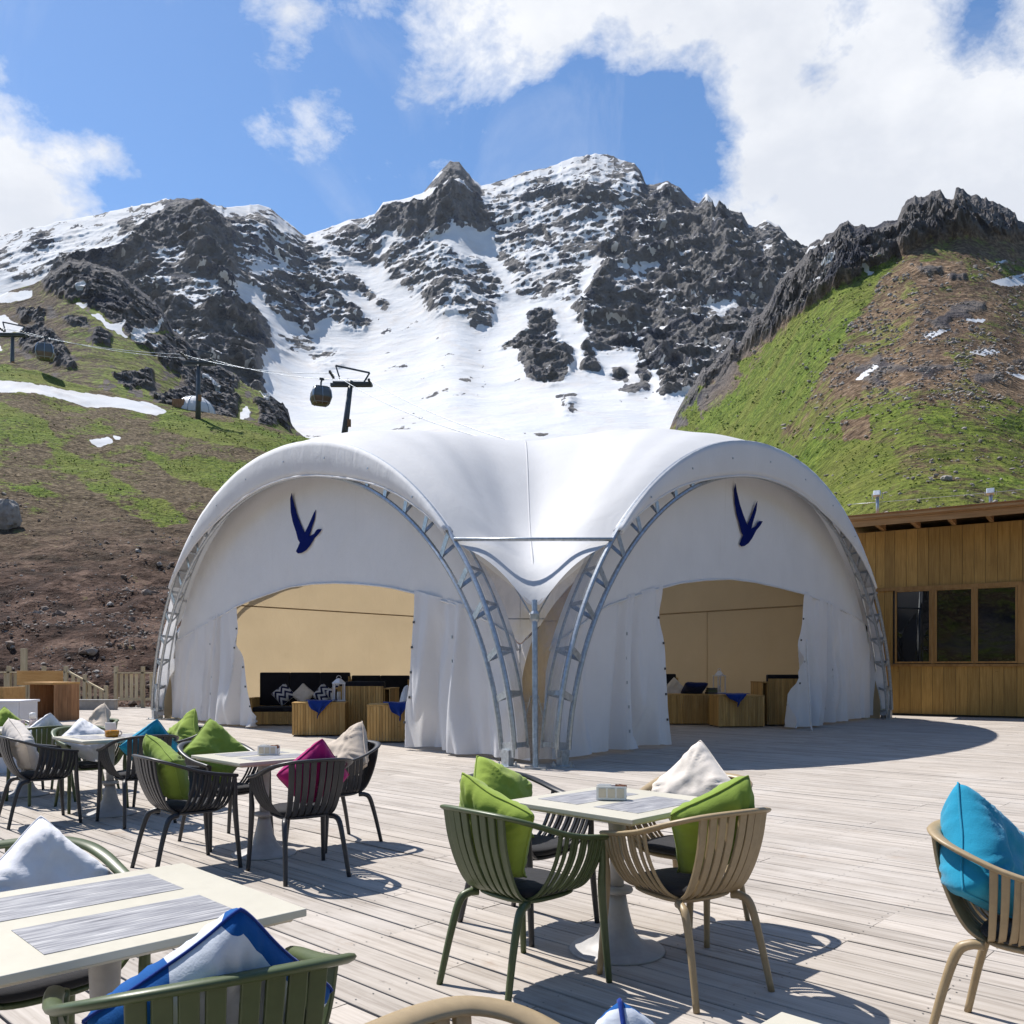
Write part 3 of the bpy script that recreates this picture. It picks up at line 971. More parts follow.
def make_chair(mat, label):
    root = thing('armchair', label, 'chair')
    half = [(0, -.318, .800), (.10, -.314, .799), (.19, -.292, .792), (.255, -.235, .772), (.285, -.15, .742), (.295, -.04, .705), (.292, .08, .678), (.283, .19, .662), (.275, .245, .652)]
    ctl = [(-x, y, z) for x, y, z in half[:0:-1]] + half
    rim = crom(ctl, 6)
    T = np.gradient(rim, axis=0)
    T /= np.linalg.norm(T, axis=1, keepdims=True)
    out = np.stack([T[:, 1], -T[:, 0], np.zeros(len(T))], 1)
    out /= np.linalg.norm(out, axis=1, keepdims=True)
    # rim: flat, slightly rolled band leaning outwards
    mb = MB()
    n = 10
    a = np.linspace(0, 2 * np.pi, n, endpoint=False)
    up = np.array((0, 0, 1.))
    wid = .021 + .005 * smooth(rim[:, 2], .68, .79)
    V = rim[:, None] + out[:, None] * (np.cos(a)[None, :, None] * wid[:, None, None]) + up * (np.sin(a)[None, :, None] * .0125)
    V = V + up * (np.cos(a)[None, :, None] * .005)
    k = len(rim)
    f = [(i * n + j, i * n + (j + 1) % n, (i + 1) * n + (j + 1) % n, (i + 1) * n + j) for i in range(k - 1) for j in range(n)]
    f += [tuple(range(n))[::-1], tuple((k - 1) * n + j for j in range(n))]
    mb.add(V.reshape(-1, 3), f)
    mb.build('arm_rail', mat, root, True)

    def slat(p, q, w0, w1, bul):
        p, q = np.array(p), np.array(q)
        o = np.array((p[0] - q[0], p[1] - q[1], 0)) if abs(p[0]) > .2 else np.array((0., -1, 0))
        o /= np.linalg.norm(o) + 1e-9
        cp = [p]
        for zf, hf in ((.33, .17), (.64, .39), (.88, .66)):
            c_ = p * (1 - hf) + q * hf + o * bul * (1 if zf < .8 else .5)
            c_[2] = p[2] + (q[2] - p[2]) * zf
            cp.append(c_)
        pts = crom(cp + [q], 5)
        Tn = np.gradient(pts, axis=0)
        Tn /= np.linalg.norm(Tn, axis=1, keepdims=True)
        side = np.cross(Tn, o)
        side /= np.linalg.norm(side, axis=1, keepdims=True) + 1e-9
        nn = np.cross(side, Tn)
        return pts, side, nn, np.linspace(w0, w1, len(pts))

    mb = MB()                                   # the eight broad bars of the back
    for x in np.linspace(-.183, .183, 8):
        i = int(np.argmin(np.abs(rim[:, 0] - x) + 9 * (rim[:, 1] > -.1)))
        q = (x * .80, -.125 + .2 * abs(x) * 0, .408)
        mb.strip(*slat(rim[i] - (0, 0, .004), q, .032, .027, .010)[:3], np.linspace(.040, .034, 21), .014)
    mb.build('backrest', mat, root, bevel=.003)
    for s in (-1, 1):
        mb = MB()                               # the narrower bars under one arm
        for y in np.linspace(-.05, .222, 10):
            sel = np.where(rim[:, 0] * s > .2)[0]
            i = sel[np.argmin(np.abs(rim[sel, 1] - y))]
            q = (s * .135, -.115 + (y + .05) * 1.06, .408)
            mb.strip(*slat(rim[i] - (0, 0, .004), q, .022, .02, .010)[:3], np.linspace(.0275, .0235, 21), .012)
        mb.build('armrest', mat, root, bevel=.003)

    def sup(rx, ry, cy, n=40, e=3.2):
        t = np.linspace(0, 2 * np.pi, n, endpoint=False)
        c, s_ = np.cos(t), np.sin(t)
        return np.stack([rx * np.sign(c) * np.abs(c) ** (2 / e), cy + ry * np.sign(s_) * np.abs(s_) ** (2 / e)], 1)

    def slab(prof, rx, ry, cy):
        mb = MB()
        n = 40
        V = []
        for k_, z in prof:
            V.append(np.column_stack([sup(rx * k_, ry * k_, cy), np.full(n, z)]))
        L = len(prof)
        f = [(i * n + j, i * n + (j + 1) % n, (i + 1) * n + (j + 1) % n, (i + 1) * n + j) for i in range(L - 1) for j in range(n)]
        f += [tuple(range(n))[::-1], tuple((L - 1) * n + j for j in range(n))]
        return mb.add(np.concatenate(V), f)
    slab([(.70, .390), (.9, .394), (1., .404), (.99, .414), (.9, .418)], .185, .185, .02).build('seat', mat, root, True)
    slab([(.93, .421), (1., .430), (1.02, .442), (.98, .455), (.85, .463), (.5, .467), (.2, .466)], .192, .190, .025).build('seat_pad', M['pad'], root, True)
    for s in (-1, 1):
        mb = MB()
        mb.tube(crom([(s * .262, .232, .655), (s * .266, .236, .55), (s * .262, .236, .43), (s * .268, .25, .22), (s * .278, .268, 0)], 6),
                np.r_[np.full(7, .015), np.linspace(.0155, .0195, 6), np.linspace(.0195, .0145, 12)], 10)
        mb.build('leg', mat, root, True)
        mb = MB()
        mb.tube(crom([(s * .160, -.130, .396), (s * .178, -.172, .394), (s * .193, -.212, .360), (s * .205, -.255, .22), (s * .222, -.305, 0)], 6),
                np.r_[np.full(9, .0185), np.linspace(.0195, .0145, 16)], 10)
        mb.build('leg', mat, root, True)
    return root


def cushion(name, mat, label, loc, rz, size=.42, roll=40, lean=22, seed=1, tilt=0, cz=.70, off=(0, -.13), thick=.092, group=None, flat=False, seat=.468):
    """a stuffed square cushion standing on one corner against the back of a seat; loc/rz are the seat's own"""
    n = 30
    u = np.linspace(-1, 1, n)
    U, V = np.meshgrid(u, u, indexing='ij')
    h = size / 2
    cn_ = 1 - .07 * (U * V) ** 4
    X = h * U * (1 - .09 * (1 - V ** 2)) * (1 + .02 * V) * cn_
    Z = h * V * (1 - .09 * (1 - U ** 2)) * cn_
    prof = (np.clip((1 - U ** 4) * (1 - V ** 4), 0, 1)) ** .55
    nz = fbm(np.stack([U * 1.6, V * 1.6, U * 0 + seed * 3.7], -1), 3, seed) - .5
    r2 = np.minimum.reduce([np.hypot(U - a, V - b) for a in (-1, 1) for b in (-1, 1)])
    ang = np.arctan2(np.abs(V), np.abs(U))
    pl = np.sin(ang * 26 + seed) * np.exp(-((r2 - .45) / .3) ** 2) * .010
    sag = .09 * fbm(np.stack([U * .8, V * .8, U * 0 + seed], -1), 2, seed + 9) - .045
    cr_ = ridged(np.stack([U * 1.3 + V * .6, V * 1.5, U * 0 + seed * 1.9], -1), 3, seed + 3) - .4
    th = thick * prof * (1 + .6 * nz) + pl * prof + .016 * cr_ * prof
    A = np.stack([X, sag * .6 + th, Z], -1)
    B = np.stack([X, sag * .6 - th, Z], -1)
    Mt = Matrix.Rotation(R(tilt), 4, 'Z') @ Matrix.Rotation(R(lean), 4, 'X') @ Matrix.Rotation(R(roll), 4, 'Y')
    m3 = np.array(Mt.to_3x3())
    P = np.concatenate([A.reshape(-1, 3), B.reshape(-1, 3)]) @ m3.T + (off[0], off[1], cz)
    if not flat:                                 # the lower corner folds forward on the seat
        low = np.clip(seat + .05 - P[:, 2], 0, None)
        P[:, 1] += low * .6
        P[:, 2] = np.where(P[:, 2] < seat + .05, seat + .05 * np.exp(-low / .05), P[:, 2])
    idx = np.arange(n * n).reshape(n, n)
    f = []
    for i in range(n - 1):
        for j in range(n - 1):
            q = (idx[i, j], idx[i + 1, j], idx[i + 1, j + 1], idx[i, j + 1])
            f.append(q)
            f.append(tuple(k + n * n for k in q)[::-1])
    ring = [idx[i, 0] for i in range(n)] + [idx[n - 1, j] for j in range(1, n)] + [idx[i, n - 1] for i in range(n - 2, -1, -1)] + [idx[0, j] for j in range(n - 2, 0, -1)]
    base = np.array((off[0], off[1], max(seat, P[:, 2].min())))
    rim = P[ring]
    me = bpy.data.meshes.new(name)
    me.from_pydata((P - base).tolist(), [], [tuple(int(k) for k in q) for q in f])
    for nm, arr in (('pu', U), ('pv', V)):
        at_ = me.attributes.new(nm, 'FLOAT', 'POINT')
        at_.data.foreach_set('value', np.concatenate([arr.reshape(-1)] * 2).astype(np.float32))
    bm = bmesh.new()
    bm.from_mesh(me)
    bmesh.ops.remove_doubles(bm, verts=bm.verts, dist=.0004)
    bmesh.ops.recalc_face_normals(bm, faces=bm.faces)
    bm.to_mesh(me)
    bm.free()
    me.polygons.foreach_set('use_smooth', np.ones(len(me.polygons), bool))
    me.materials.append(mat)
    o = bpy.data.objects.new(name, me)
    COL.objects.link(o)
    c, s = math.cos(rz), math.sin(rz)
    o.location = (loc[0] + c * base[0] - s * base[1], loc[1] + s * base[0] + c * base[1], (loc[2] if len(loc) > 2 else 0) + base[2])
    o.rotation_euler = (0, 0, rz)
    tag(o, label, 'cushion', group)
    pm = MB()
    rr = np.vstack([rim, rim[:1]]) - base
    pm.tube(rr, .0045, 5, cap=False)
    pm.build('piping', M['f_blue'] if mat == M['p_block'] else mat, o, True)
    return o


# ------------------------------------------------------------------ tables
def make_table(side=.76):
    root = thing('cafe_table', 'x', 'table')
    h = side / 2
    mb = MB()
    mb.box((0, 0, .737), (side, side, .022))
    top = mb.build('tabletop', M['t_cream'], root, bevel=.003)
    for y in (-.5, .5):
        b = MB().box((0, 0, 0), (side * .62, side * .33, .0016))
        i = b.build('inlay', M['t_inlay'], top)
        i.location = (0, y * side * .46, .7490)
    mb = MB()
    mb.box((0, 0, .719), (side * .93, side * .93, .014))
    mb.build('under_frame', M['t_edge'], root, bevel=.002)
    MB().lathe([(.034, .30), (.036, .45), (.043, .62), (.052, .70), (.11, .712)], 28).build('column', M['t_metal'], root, True)
    MB().lathe([(.05, .286), (.076, .294), (.081, .305), (.076, .316), (.042, .324)], 28).build('collar', M['t_metal'], root, True)
    MB().lathe([(.235, 0), (.24, .006), (.232, .014), (.18, .024), (.13, .045), (.096, .085), (.074, .14), (.055, .22), (.042, .296)], 40).build('base', M['t_metal'], root, True)
    return root


TG, CG, KG = 'square cafe tables on the deck', 'slatted armchairs on the deck', 'loose cushions on the armchairs'
TABLES = {
    'mid': ((.525, 4.35), 45, 'cream table with grey inlay standing in the centre foreground between green and tan chairs', .76),
    'left': ((-1.88, 6.60), 44, 'cafe table with napkin holder, beside the chair with the magenta cushion', .80),
    'far': ((-3.88, 8.40), 46, 'cafe table carrying the glass mug of amber tea', .80),
    'back': ((-5.40, 9.66), 45, 'cafe table by the white counter, carrying the pink glasses', .80),
    'front': ((-1.123, 2.40), 44.5, 'large near cream table with two grey wood-grain inlays, cut by the left picture edge', .80),
    'low': ((.52, 1.12), 45, 'cafe table at the bottom picture edge of which only a pale corner shows', .80),
}
proto_t = make_table(.79)
first = True
for k, (xy, rz, lab, sd) in TABLES.items():
    rz_ = rz + (90 if k in ('far',) else 0)
    if first:
        o = proto_t
        o.location, o.rotation_euler = (xy[0], xy[1], 0), (0, 0, R(rz_))
        first = False
    else:
        o = dup(proto_t, (xy[0], xy[1], 0), R(rz_), lab)
    o['label'], o['group'] = lab, TG

protos = {'dark': make_chair(M['chair_dark'], 'x'), 'olive': make_chair(M['chair_olive'], 'x'), 'tan': make_chair(M['chair_tan'], 'x')}
used = set()
# table, side (degrees from the table centre), colour, distance, turn, label, cushions
NUDGE = {('mid', -135): (-.05, .0), ('mid', -52): (-.07, .0), ('low', 140): (-.10, -.195), ('front', -52): (.045, .05), ('front', 132): (-.06, -.01)}
CH_LIST = [
    ('mid', -135, 'olive', .60, -2, 'olive green armchair at the centre table, seen from behind with a green cushion',
     [('f_green', dict(roll=24, lean=20, seed=2, off=(-.03, -.16), tilt=6), 'bright green cushion standing in the olive chair at the centre table')]),
    ('mid', 135, 'dark', .62, 3, 'dark armchair at the far left side of the centre table, behind the olive chair',
     [('f_green', dict(roll=62, lean=30, seed=5, off=(.05, -.15), tilt=-8, cz=.675), 'lime green cushion leaning in the dark chair behind the olive one')]),
    ('mid', 45, 'tan', .60, 4, 'tan armchair on the far right side of the centre table, with a beige cushion',
     [('f_cream', dict(roll=48, lean=24, seed=3, off=(.03, -.14), size=.45, cz=.715), 'cream cushion standing beyond the centre table')]),
    ('mid', -52, 'tan', .53, -6, 'tan slatted armchair at the near right of the centre table, with a lime cushion',
     [('f_olive', dict(roll=66, lean=24, seed=7, off=(.05, -.14), tilt=-10, cz=.70), 'lime green cushion in the near tan armchair at the centre table')]),
    ('left', -135, 'dark', .60, -3, 'dark armchair at the left of the napkin holder table, with an olive green cushion',
     [('f_olive', dict(roll=26, lean=20, seed=8, off=(-.02, -.15), cz=.70), 'green cushion standing in the dark chair nearest the large near table')]),
    ('left', 135, 'dark', .64, 4, 'dark armchair half hidden behind the table with the napkin holder',
     [('f_olive', dict(roll=42, lean=25, seed=9, off=(.0, -.13), size=.46, cz=.71), 'broad green cushion standing beyond the napkin holder table')]),
    ('left', 42, 'dark', .60, 4, 'dark armchair with a beige cushion, right of the napkin holder table',
     [('f_beige', dict(roll=36, lean=24, seed=10, off=(.02, -.14), size=.45, cz=.70), 'beige cushion in the dark chair beside the magenta cushion')]),
    ('left', -55, 'dark', .74, 0, 'dark armchair seen from behind holding the magenta cushion',
     [('f_magenta', dict(roll=50, lean=22, seed=11, off=(.03, -.15), cz=.69, size=.40), 'magenta cushion in a dark chair')]),
    ('far', -135, 'dark', .62, -3, 'dark armchair with a beige cushion at the left of the tea mug table',
     [('f_cream', dict(roll=30, lean=18, seed=12, off=(-.02, -.15), cz=.70), 'pale beige cushion in the dark chair at the left of the tea mug table')]),
    ('far', -42, 'dark', .60, -6, 'dark armchair with a turquoise cushion at the tea mug table',
     [('f_turq', dict(roll=50, lean=24, seed=13, off=(.06, -.13), cz=.69), 'turquoise cushion in the dark chair at the tea mug table')]),
    ('far', 45, 'dark', .60, 0, 'dark armchair behind the turquoise cushion, nearest the white tent',
     [('f_green', dict(roll=40, lean=20, seed=14, off=(.04, -.14), size=.46, cz=.71), 'tall lime cushion in the dark chair nearest the white tent')]),
    ('far', 135, 'olive', .56, 0, 'olive armchair beyond the tea mug table, with a slumped white cushion',
     [('f_white', dict(roll=45, lean=40, seed=15, off=(.0, -.05), size=.46, cz=.66), 'white cushion slumped in the olive chair beyond the tea mug table')]),
    ('back', -45, 'olive', .60, 0, 'olive armchair seen from behind at the table with the pink glasses',
     [('f_white', dict(roll=45, lean=28, seed=16, off=(.0, -.10), cz=.69), 'white cushion in front of the wooden cabinet')]),
    ('back', 45, 'olive', .62, 0, 'olive armchair farthest from the camera, with an upright beige cushion',
     [('f_beige', dict(roll=40, lean=14, seed=17, off=(.03, -.15), size=.44, cz=.715), 'upright beige cushion right of the wooden cabinet')]),
    ('back', -135, 'dark', .60, 0, 'dark armchair cut by the left picture edge below the green cushion', []),
    ('back', 135, 'dark', .60, 0, 'dark armchair against the white counter, with a green cushion',
     [('f_green', dict(roll=45, lean=22, seed=18, off=(.0, -.13), cz=.69), 'green cushion in front of the white counter at the left picture edge')]),
    ('front', 132, 'olive', .53, 4, 'olive armchair beyond the large near table, with a pale blue cushion',
     [('f_white', dict(roll=42, lean=24, seed=19, off=(-.075, -.10), size=.385, cz=.665), 'pale blue-white cushion beyond the large near table')]),
    ('front', -52, 'olive', .60, -7, 'olive armchair at the near side of the large table, with a blue and white cushion',
     [('p_block', dict(roll=50, lean=26, seed=20, off=(.0, -.16), size=.39, cz=.70), 'blue and white colour-block cushion in the near olive chair')]),
    ('low', 140, 'tan', .52, 0, 'tan armchair of which only the curved back rail shows at the bottom picture edge',
     [('p_block', dict(roll=-40, lean=6, seed=21, off=(-.185, .04), size=.25, cz=.725, tilt=40, thick=.06), 'white cushion with a blue corner rising from the bottom picture edge')]),
]
for (tk, side, colr, dist, turn, lab, cus) in CH_LIST:
    cx, cy = TABLES[tk][0]
    sh_ = NUDGE.get((tk, side), (0, 0))
    x, y = cx + dist * math.cos(R(side)) + sh_[0], cy + dist * math.sin(R(side)) + sh_[1]
    rz = R(side + 180 - 90 + turn)
    if colr not in used:
        used.add(colr)
        o = protos[colr]
        o.location, o.rotation_euler = (x, y, 0), (0, 0, rz)
        o['label'], o['group'] = lab, CG
    else:
        dup(protos[colr], (x, y, 0), rz, lab, CG)
    for mk, kw, cl in cus:
        cushion('cushion', M[mk], cl, (x, y), rz, group=KG, **kw)
# the chair alone at the right picture edge
x, y, rz = 1.93, 3.20, R(-45 - 90)
dup(protos['tan'], (x, y, 0), rz, 'tan armchair with a turquoise cushion at the right picture edge', CG)
cushion('cushion', M['f_turq'], 'large turquoise cushion in the tan chair at the right picture edge', (x, y), rz, group=KG, roll=58, lean=18, seed=31, off=(.03, -.17), size=.45, cz=.69, thick=.11)


# ------------------------------------------------------------------ things on the tables
def napkin_holder(loc, rz, lab):
    r = thing('napkin_holder', lab, 'napkin holder', loc, rz, 'napkin holders on the cafe tables')
    mb = MB()
    mb.box((0, 0, .002), (.15, .07, .004))
    mb.box((0, .033, .035), (.15, .004, .066))
    mb.box((0, -.033, .035), (.15, .004, .066))
    mb.box((.073, 0, .025), (.004, .062, .046))
    mb.build('tray', M['white_plastic'], r, bevel=.001)
    mb = MB()
    for x in (-.045, 0, .045):
        mb.box((x, -.0365, .036), (.036, .003, .046))
    mb.build('panel', M['t_edge'], r, bevel=.001)
    mb = MB()
    for k in range(14):
        mb.box((-.035 + random.uniform(-.002, .002), -.026 + k * .004, .040), (.062, .0012, .066 + random.uniform(-.004, .004)))
    mb.build('napkins', M['white_plastic'], r)
    mb = MB()
    for k in range(10):
        Mx = Matrix.Rotation(R(random.uniform(-10, 10)), 3, 'Y')
        mb.box((.045 + random.uniform(-.012, .012), -.024 + k * .0055, .040), (.042, .003, .062), Mx)
    mb.build('sachets', M['sugar'], r)
    return r


napkin_holder((.50, 4.37, .7512), R(-8), 'white napkin holder with brown sachets on the centre foreground table')
napkin_holder((-1.85, 6.62, .7512), R(-6), 'white napkin holder on the table beside the magenta cushion')

mug = thing('tea_mug', 'glass mug of amber tea on the table behind the turquoise cushion', 'mug', (-3.83, 8.33, .7512))
MB().lathe([(.055, 0), (.062, .01), (.066, .06), (.060, .062), (.056, .012), (.0, .010)], 22).build('glass_body', M['tea'], mug, True)
MB().lathe([(.052, .012), (.057, .055), (.0, .056)], 22).build('tea', M['tea'], mug, True)
a_ = np.linspace(-1.3, 1.3, 12)
MB().tube(np.stack([.062 + .03 * np.cos(a_), a_ * 0, .035 + .026 * np.sin(a_)], 1), .006, 7).build('handle', M['clear_cup'], mug, True)
nk = thing('napkin_stand', 'pale menu and napkin stand behind the mug of amber tea', 'napkin stand', (-3.90, 8.46, .7512), R(10))
MB().box((0, 0, .004), (.11, .06, .008)).build('foot', M['white_plastic'], nk, bevel=.001)
MB().box((0, 0, .068), (.10, .008, .12), Matrix.Rotation(R(8), 3, 'X')).build('card', M['white_paint'], nk, bevel=.001)
for i_, (dx, dy, lab) in enumerate(((0, 0, 'pink tinted glass left of the white capped shaker'), (.13, .03, 'pink tinted glass right of the white capped shaker'))):
    g_ = MB().lathe([(.035, 0), (.042, .09), (.038, .09), (.032, .006), (0, .006)], 18).build('drinking_glass', M['clear_cup'], None, True)
    g_.location = (-5.36 + dx, 9.50 + dy, .7512)
    tag(g_, lab, 'glass', 'pink glasses on the far left table')
sh = thing('shaker', 'white capped shaker between the two pink glasses', 'shaker', (-5.29, 9.60, .7512))
MB().lathe([(.032, 0), (.034, .08), (.03, .10)], 16).build('jar', M['clear_cup'], sh, True)
MB().lathe([(.033, .10), (.034, .15), (.028, .165), (0, .168)], 16).build('cap', M['white_plastic'], sh, True)


# ------------------------------------------------------------------ lounge furniture in the tent
def slat_face(mb, x0, x1, y, z0, z1, axis='x', w=.055, t=.022):
    n = max(1, int((x1 - x0) / w))
    p = (x1 - x0) / n
    for i in range(n):
        c = x0 + p * (i + .5)
        s = (p - .007, t, z1 - z0) if axis == 'x' else (t, p - .007, z1 - z0)
        mb.box((c, y, (z0 + z1) / 2) if axis == 'x' else (y, c, (z0 + z1) / 2), s)


def slat_box(name, label, cat, loc, rz, L, W, H, group):
    r = thing(name, label, cat, loc, rz, group)
    mb = MB()
    for s in (-1, 1):
        slat_face(mb, -L / 2, L / 2, s * (W / 2 - .011), .03, H - .03)
        slat_face(mb, -W / 2 + .024, W / 2 - .024, s * (L / 2 - .011), .03, H - .03, 'y')
    mb.build('slatted_side', M['slat_wood'], r)
    mb = MB()
    n = max(2, int(W / .09))
    for i in range(n):
        mb.box((0, -W / 2 + W / n * (i + .5), H - .013), (L + .01, W / n - .006, .026))
    mb.build('top', M['slat_wood'], r)
    for x in (-1, 1):
        for y in (-1, 1):
            MB().box((x * (L / 2 - .06), y * (W / 2 - .06), .015), (.06, .06, .03)).build('foot', M['dark_metal'], r)
    return r


def sofa(label, loc, rz, L, group, Dp=.85, back=1.12, arm=.68, arms=(1, 1), nb=2):
    """faces -Y; slatted timber carcass with black upholstery"""
    r = thing('lounge_sofa', label, 'sofa', loc, rz, group)
    mb = MB()
    slat_face(mb, -L / 2, L / 2, -Dp / 2 + .06, .04, .34)
    slat_face(mb, -L / 2, L / 2, Dp / 2 - .011, .04, back - .10)
    for s, a in zip((-1, 1), arms):
        if a:
            slat_face(mb, -Dp / 2, Dp / 2 - .03, s * (L / 2 + .13), .04, arm - .03, 'y')
            slat_face(mb, -Dp / 2, Dp / 2 - .03, s * (L / 2 + .011), .04, arm - .03, 'y')
            slat_face(mb, min(s * (L / 2 + .022), s * (L / 2 + .119)), max(s * (L / 2 + .022), s * (L / 2 + .119)), -Dp / 2 + .011, .04, arm - .03)
        else:
            slat_face(mb, -Dp / 2, Dp / 2 - .03, s * (L / 2 - .011), .04, .34, 'y')
            slat_face(mb, Dp / 2 - .30, Dp / 2 - .03, s * (L / 2 - .011), .34, back - .10, 'y')
    mb.build('frame', M['slat_wood'], r)
    for s, a in zip((-1, 1), arms):
        if a:
            MB().box((s * (L / 2 + .0705), -.015, arm - .014), (.16, Dp - .03, .028)).build('armrest', M['slat_wood'], r, bevel=.003)
    w = L / nb
    for i in range(nb):
        MB().box((-L / 2 + w * (i + .5), -.06, .40), (w - .012, Dp - .20, .12)).build('seat_cushion', M['f_black'], r, True, bevel=.03)
        MB().box((-L / 2 + w * (i + .5), Dp / 2 - .13, (.47 + back) / 2), (w - .012, .16, back - .47)).build('back_cushion', M['f_black'], r, True, bevel=.03)
    return r


LG, BG, TCG, THG = 'slatted lounge sofas in the tent', 'slatted box tables in the tent', 'scatter cushions on the lounge sofas', 'blue throws in the tent'
# left entrance
Y = 21.2
xa, xb = at(252, Y), at(345, Y)
sofa('slatted sofa with black back and zigzag cushions, deep in the left entrance', ((xa + xb) / 2, Y + .4, 0), 0, xb - xa, LG, arms=(1, 0), nb=3, back=1.3)
for i, (px, mk, lab) in enumerate(((281, 'p_zig', 'navy and white zigzag cushion, leftmost in the left entrance'), (301, 'f_cream', 'plain cream cushion between the zigzag ones in the left entrance'),
                                   (322, 'p_zig', 'navy and white zigzag cushion right of the plain cream one'))):
    cushion('cushion', M[mk], lab, (at(px, Y + .35), Y + .5, 0), 0 + math.pi, group=TCG, roll=42 + i * 6, lean=16, seed=40 + i, off=(0, -.08), size=.46, cz=.75)
cushion('cushion', M['p_zig'], 'zigzag cushion beside the white lantern in the left entrance', (at(334, Y), Y + .3, 0), math.pi, group=TCG, roll=38, lean=12, seed=45, off=(0, -.1), size=.46, cz=.77)


def lantern(loc, lab, h=.5):
    r = thing('lantern', lab, 'lantern', loc, R(20), 'white lanterns in the tent')
    mb = MB()
    for z in (.012, h * .72):
        mb.box((0, 0, z), (.24, .24, .024))
    for x in (-.105, .105):
        for y in (-.105, .105):
            mb.box((x, y, h * .36), (.022, .022, h * .7))
    mb.lathe([(.15, h * .74), (.06, h * .9), (.03, h * .93), (0, h * .94)], 4)
    a = np.linspace(0, math.pi, 10)
    mb.tube(np.stack([.05 * np.cos(a), a * 0, h * .93 + .06 * np.sin(a)], 1), .006, 6)
    mb.build('frame', M['white_paint'], r)
    MB().lathe([(.04, .03), (.04, .2), (0, .2)], 14).build('candle', M['f_cream'], r, True)
    return r


def throw(loc, rz, L, W, drop, lab):
    """a folded blanket lying across an edge, one corner hanging in a point"""
    n, m = 30, 36
    rng_t = random.Random(int(loc[0] * 100))
    u = np.linspace(-1, 1, n)
    v = np.linspace(0, 1, m)
    U, V = np.meshgrid(u, v, indexing='ij')
    tot = W + drop
    d = V * tot * (1 - .25 * np.abs(U))
    skew = rng_t.uniform(-.22, .22)
    wid = L / 2 * np.where(d > W * .75, np.clip(1 - (d - W * .75) / (drop + .25 * W), .05, 1), 1.)
    x = U * wid + skew * np.clip(d - W * .6, 0, None) + .03 * np.sin(d * 14 + U * 3)
    y = np.where(d < W, W - d, 0) - .012
    z = np.where(d < W, 0.012, .012 - (d - W))
    y = y - np.where(d >= W, .014 + .030 * (1 + np.sin(U * 7 + d * 9 + loc[0])) * np.clip((d - W) / .2, 0, 1), 0)
    nz = fbm(np.stack([U * 2, V * 3, U * 0 + loc[0]], -1), 3, 4)
    P = np.stack([x, y - .02 * nz * (d >= W), z + .03 * nz * (d < W)], -1)
    o = MB().grid(P).build('throw_blanket', M['f_blue'], None, True, auto=False, solid=.008)
    o.location, o.rotation_euler = loc, (0, 0, rz)
    tag(o, lab, 'blanket', THG)
    return o


Yb = 18.0
xb0, xb1 = at(291, Yb), at(343, Yb)
slat_box('slatted_table', 'slatted box table with a blue throw, left of the tall slatted sofa back', 'table', ((xb0 + xb1) / 2, Yb + .35, 0), R(6), xb1 - xb0, .8, .70, BG)
throw((at(321, Yb), Yb - .05, .71), R(6), .62, .45, .36, 'blue throw hanging over the box table with the lantern, left entrance')
lantern((at(334, Yb), Yb + .5, .705), 'white lantern on the box table in the left entrance', .52)
sofa('low black backed sofa behind the tall slatted one in the left entrance', ((at(347, 21.9) + at(408, 21.9)) / 2, 22.0, 0), R(-4), 1.5, LG, arms=(0, 0), nb=2, back=1.22)
Yc = 18.6
sofa('tall slatted sofa turned with its timber back to the entrance', (at(362, Yc), Yc + .5, 0), R(174), 1.0, LG, arms=(1, 1), nb=1, back=1.12, arm=.98)
Yd = 16.4
slat_box('slatted_table', 'slatted box table with a blue throw beside the right curtain of the left entrance', 'table', (at(392, Yd), Yd + .35, 0), R(4), .98, .75, .72, BG)
throw((at(397, Yd), Yd - .04, .73), R(4), .50, .4, .34, 'blue throw hanging over the box table beside the white curtain')
sofa('black backed sofa half hidden by the right curtain of the left entrance', (at(409, 18.1), 18.2, 0), R(-84), 1.0, LG, arms=(0, 0), nb=1, back=1.18)
cushion('cushion', M['f_white'], 'pale cushion beside the right curtain of the left entrance', (at(404, 17.6), 17.7, 0), R(100), group=TCG, roll=40, lean=14, seed=52, off=(0, 0), size=.44, cz=.78)
# right entrance
Ye = 22.5
sofa('black backed sofa at the left edge of the right entrance', (at(664, Ye), Ye + .7, 0), R(20), 1.3, LG, arms=(0, 0), nb=1, back=1.25)
cushion('cushion', M['p_zig'], 'zigzag cushion at the left edge of the right entrance', (at(664, Ye), Ye + .35, 0), math.pi, group=TCG, roll=30, lean=12, seed=53, off=(0, -.05), size=.5, cz=.80)
cushion('cushion', M['f_cream'], 'cream cushion standing in the right entrance', (at(677, Ye), Ye + .3, 0), math.pi, group=TCG, roll=45, lean=12, seed=54, off=(0, -.05), size=.5, cz=.84)
Yg = 21.6
xg0, xg1 = at(668, Yg), at(719, Yg)
slat_box('slatted_table', 'long slatted box table carrying a navy cushion, right entrance', 'table', ((xg0 + xg1) / 2, Yg + .4, 0), R(-3), xg1 - xg0, .8, .76, BG)
cushion('cushion', M['f_navy'], 'navy cushion lying on the long box table in the right entrance', (at(697, Yg), Yg + .35, .76), 0, group=TCG, roll=4, lean=62, seed=55, off=(0, 0), size=.6, cz=.14, flat=True, seat=0.)
bk = thing('book_stack', 'small stack of dark books on the long box table', 'books', (at(713, Yg), Yg + .2, .762), R(8))
for i in range(3):
    MB().box((.01 * i, 0, .025 + .052 * i), (.26 - .02 * i, .2, .048)).build('book', M['dark_metal'] if i != 1 else M['chair_olive'], bk, bevel=.003)
lantern((at(726, Yg), Yg + .7, .765), 'white lantern beside the dark books in the right entrance', .62)
Yh_ = 20.6
xh0, xh1 = at(717, Yh_), at(764, Yh_)
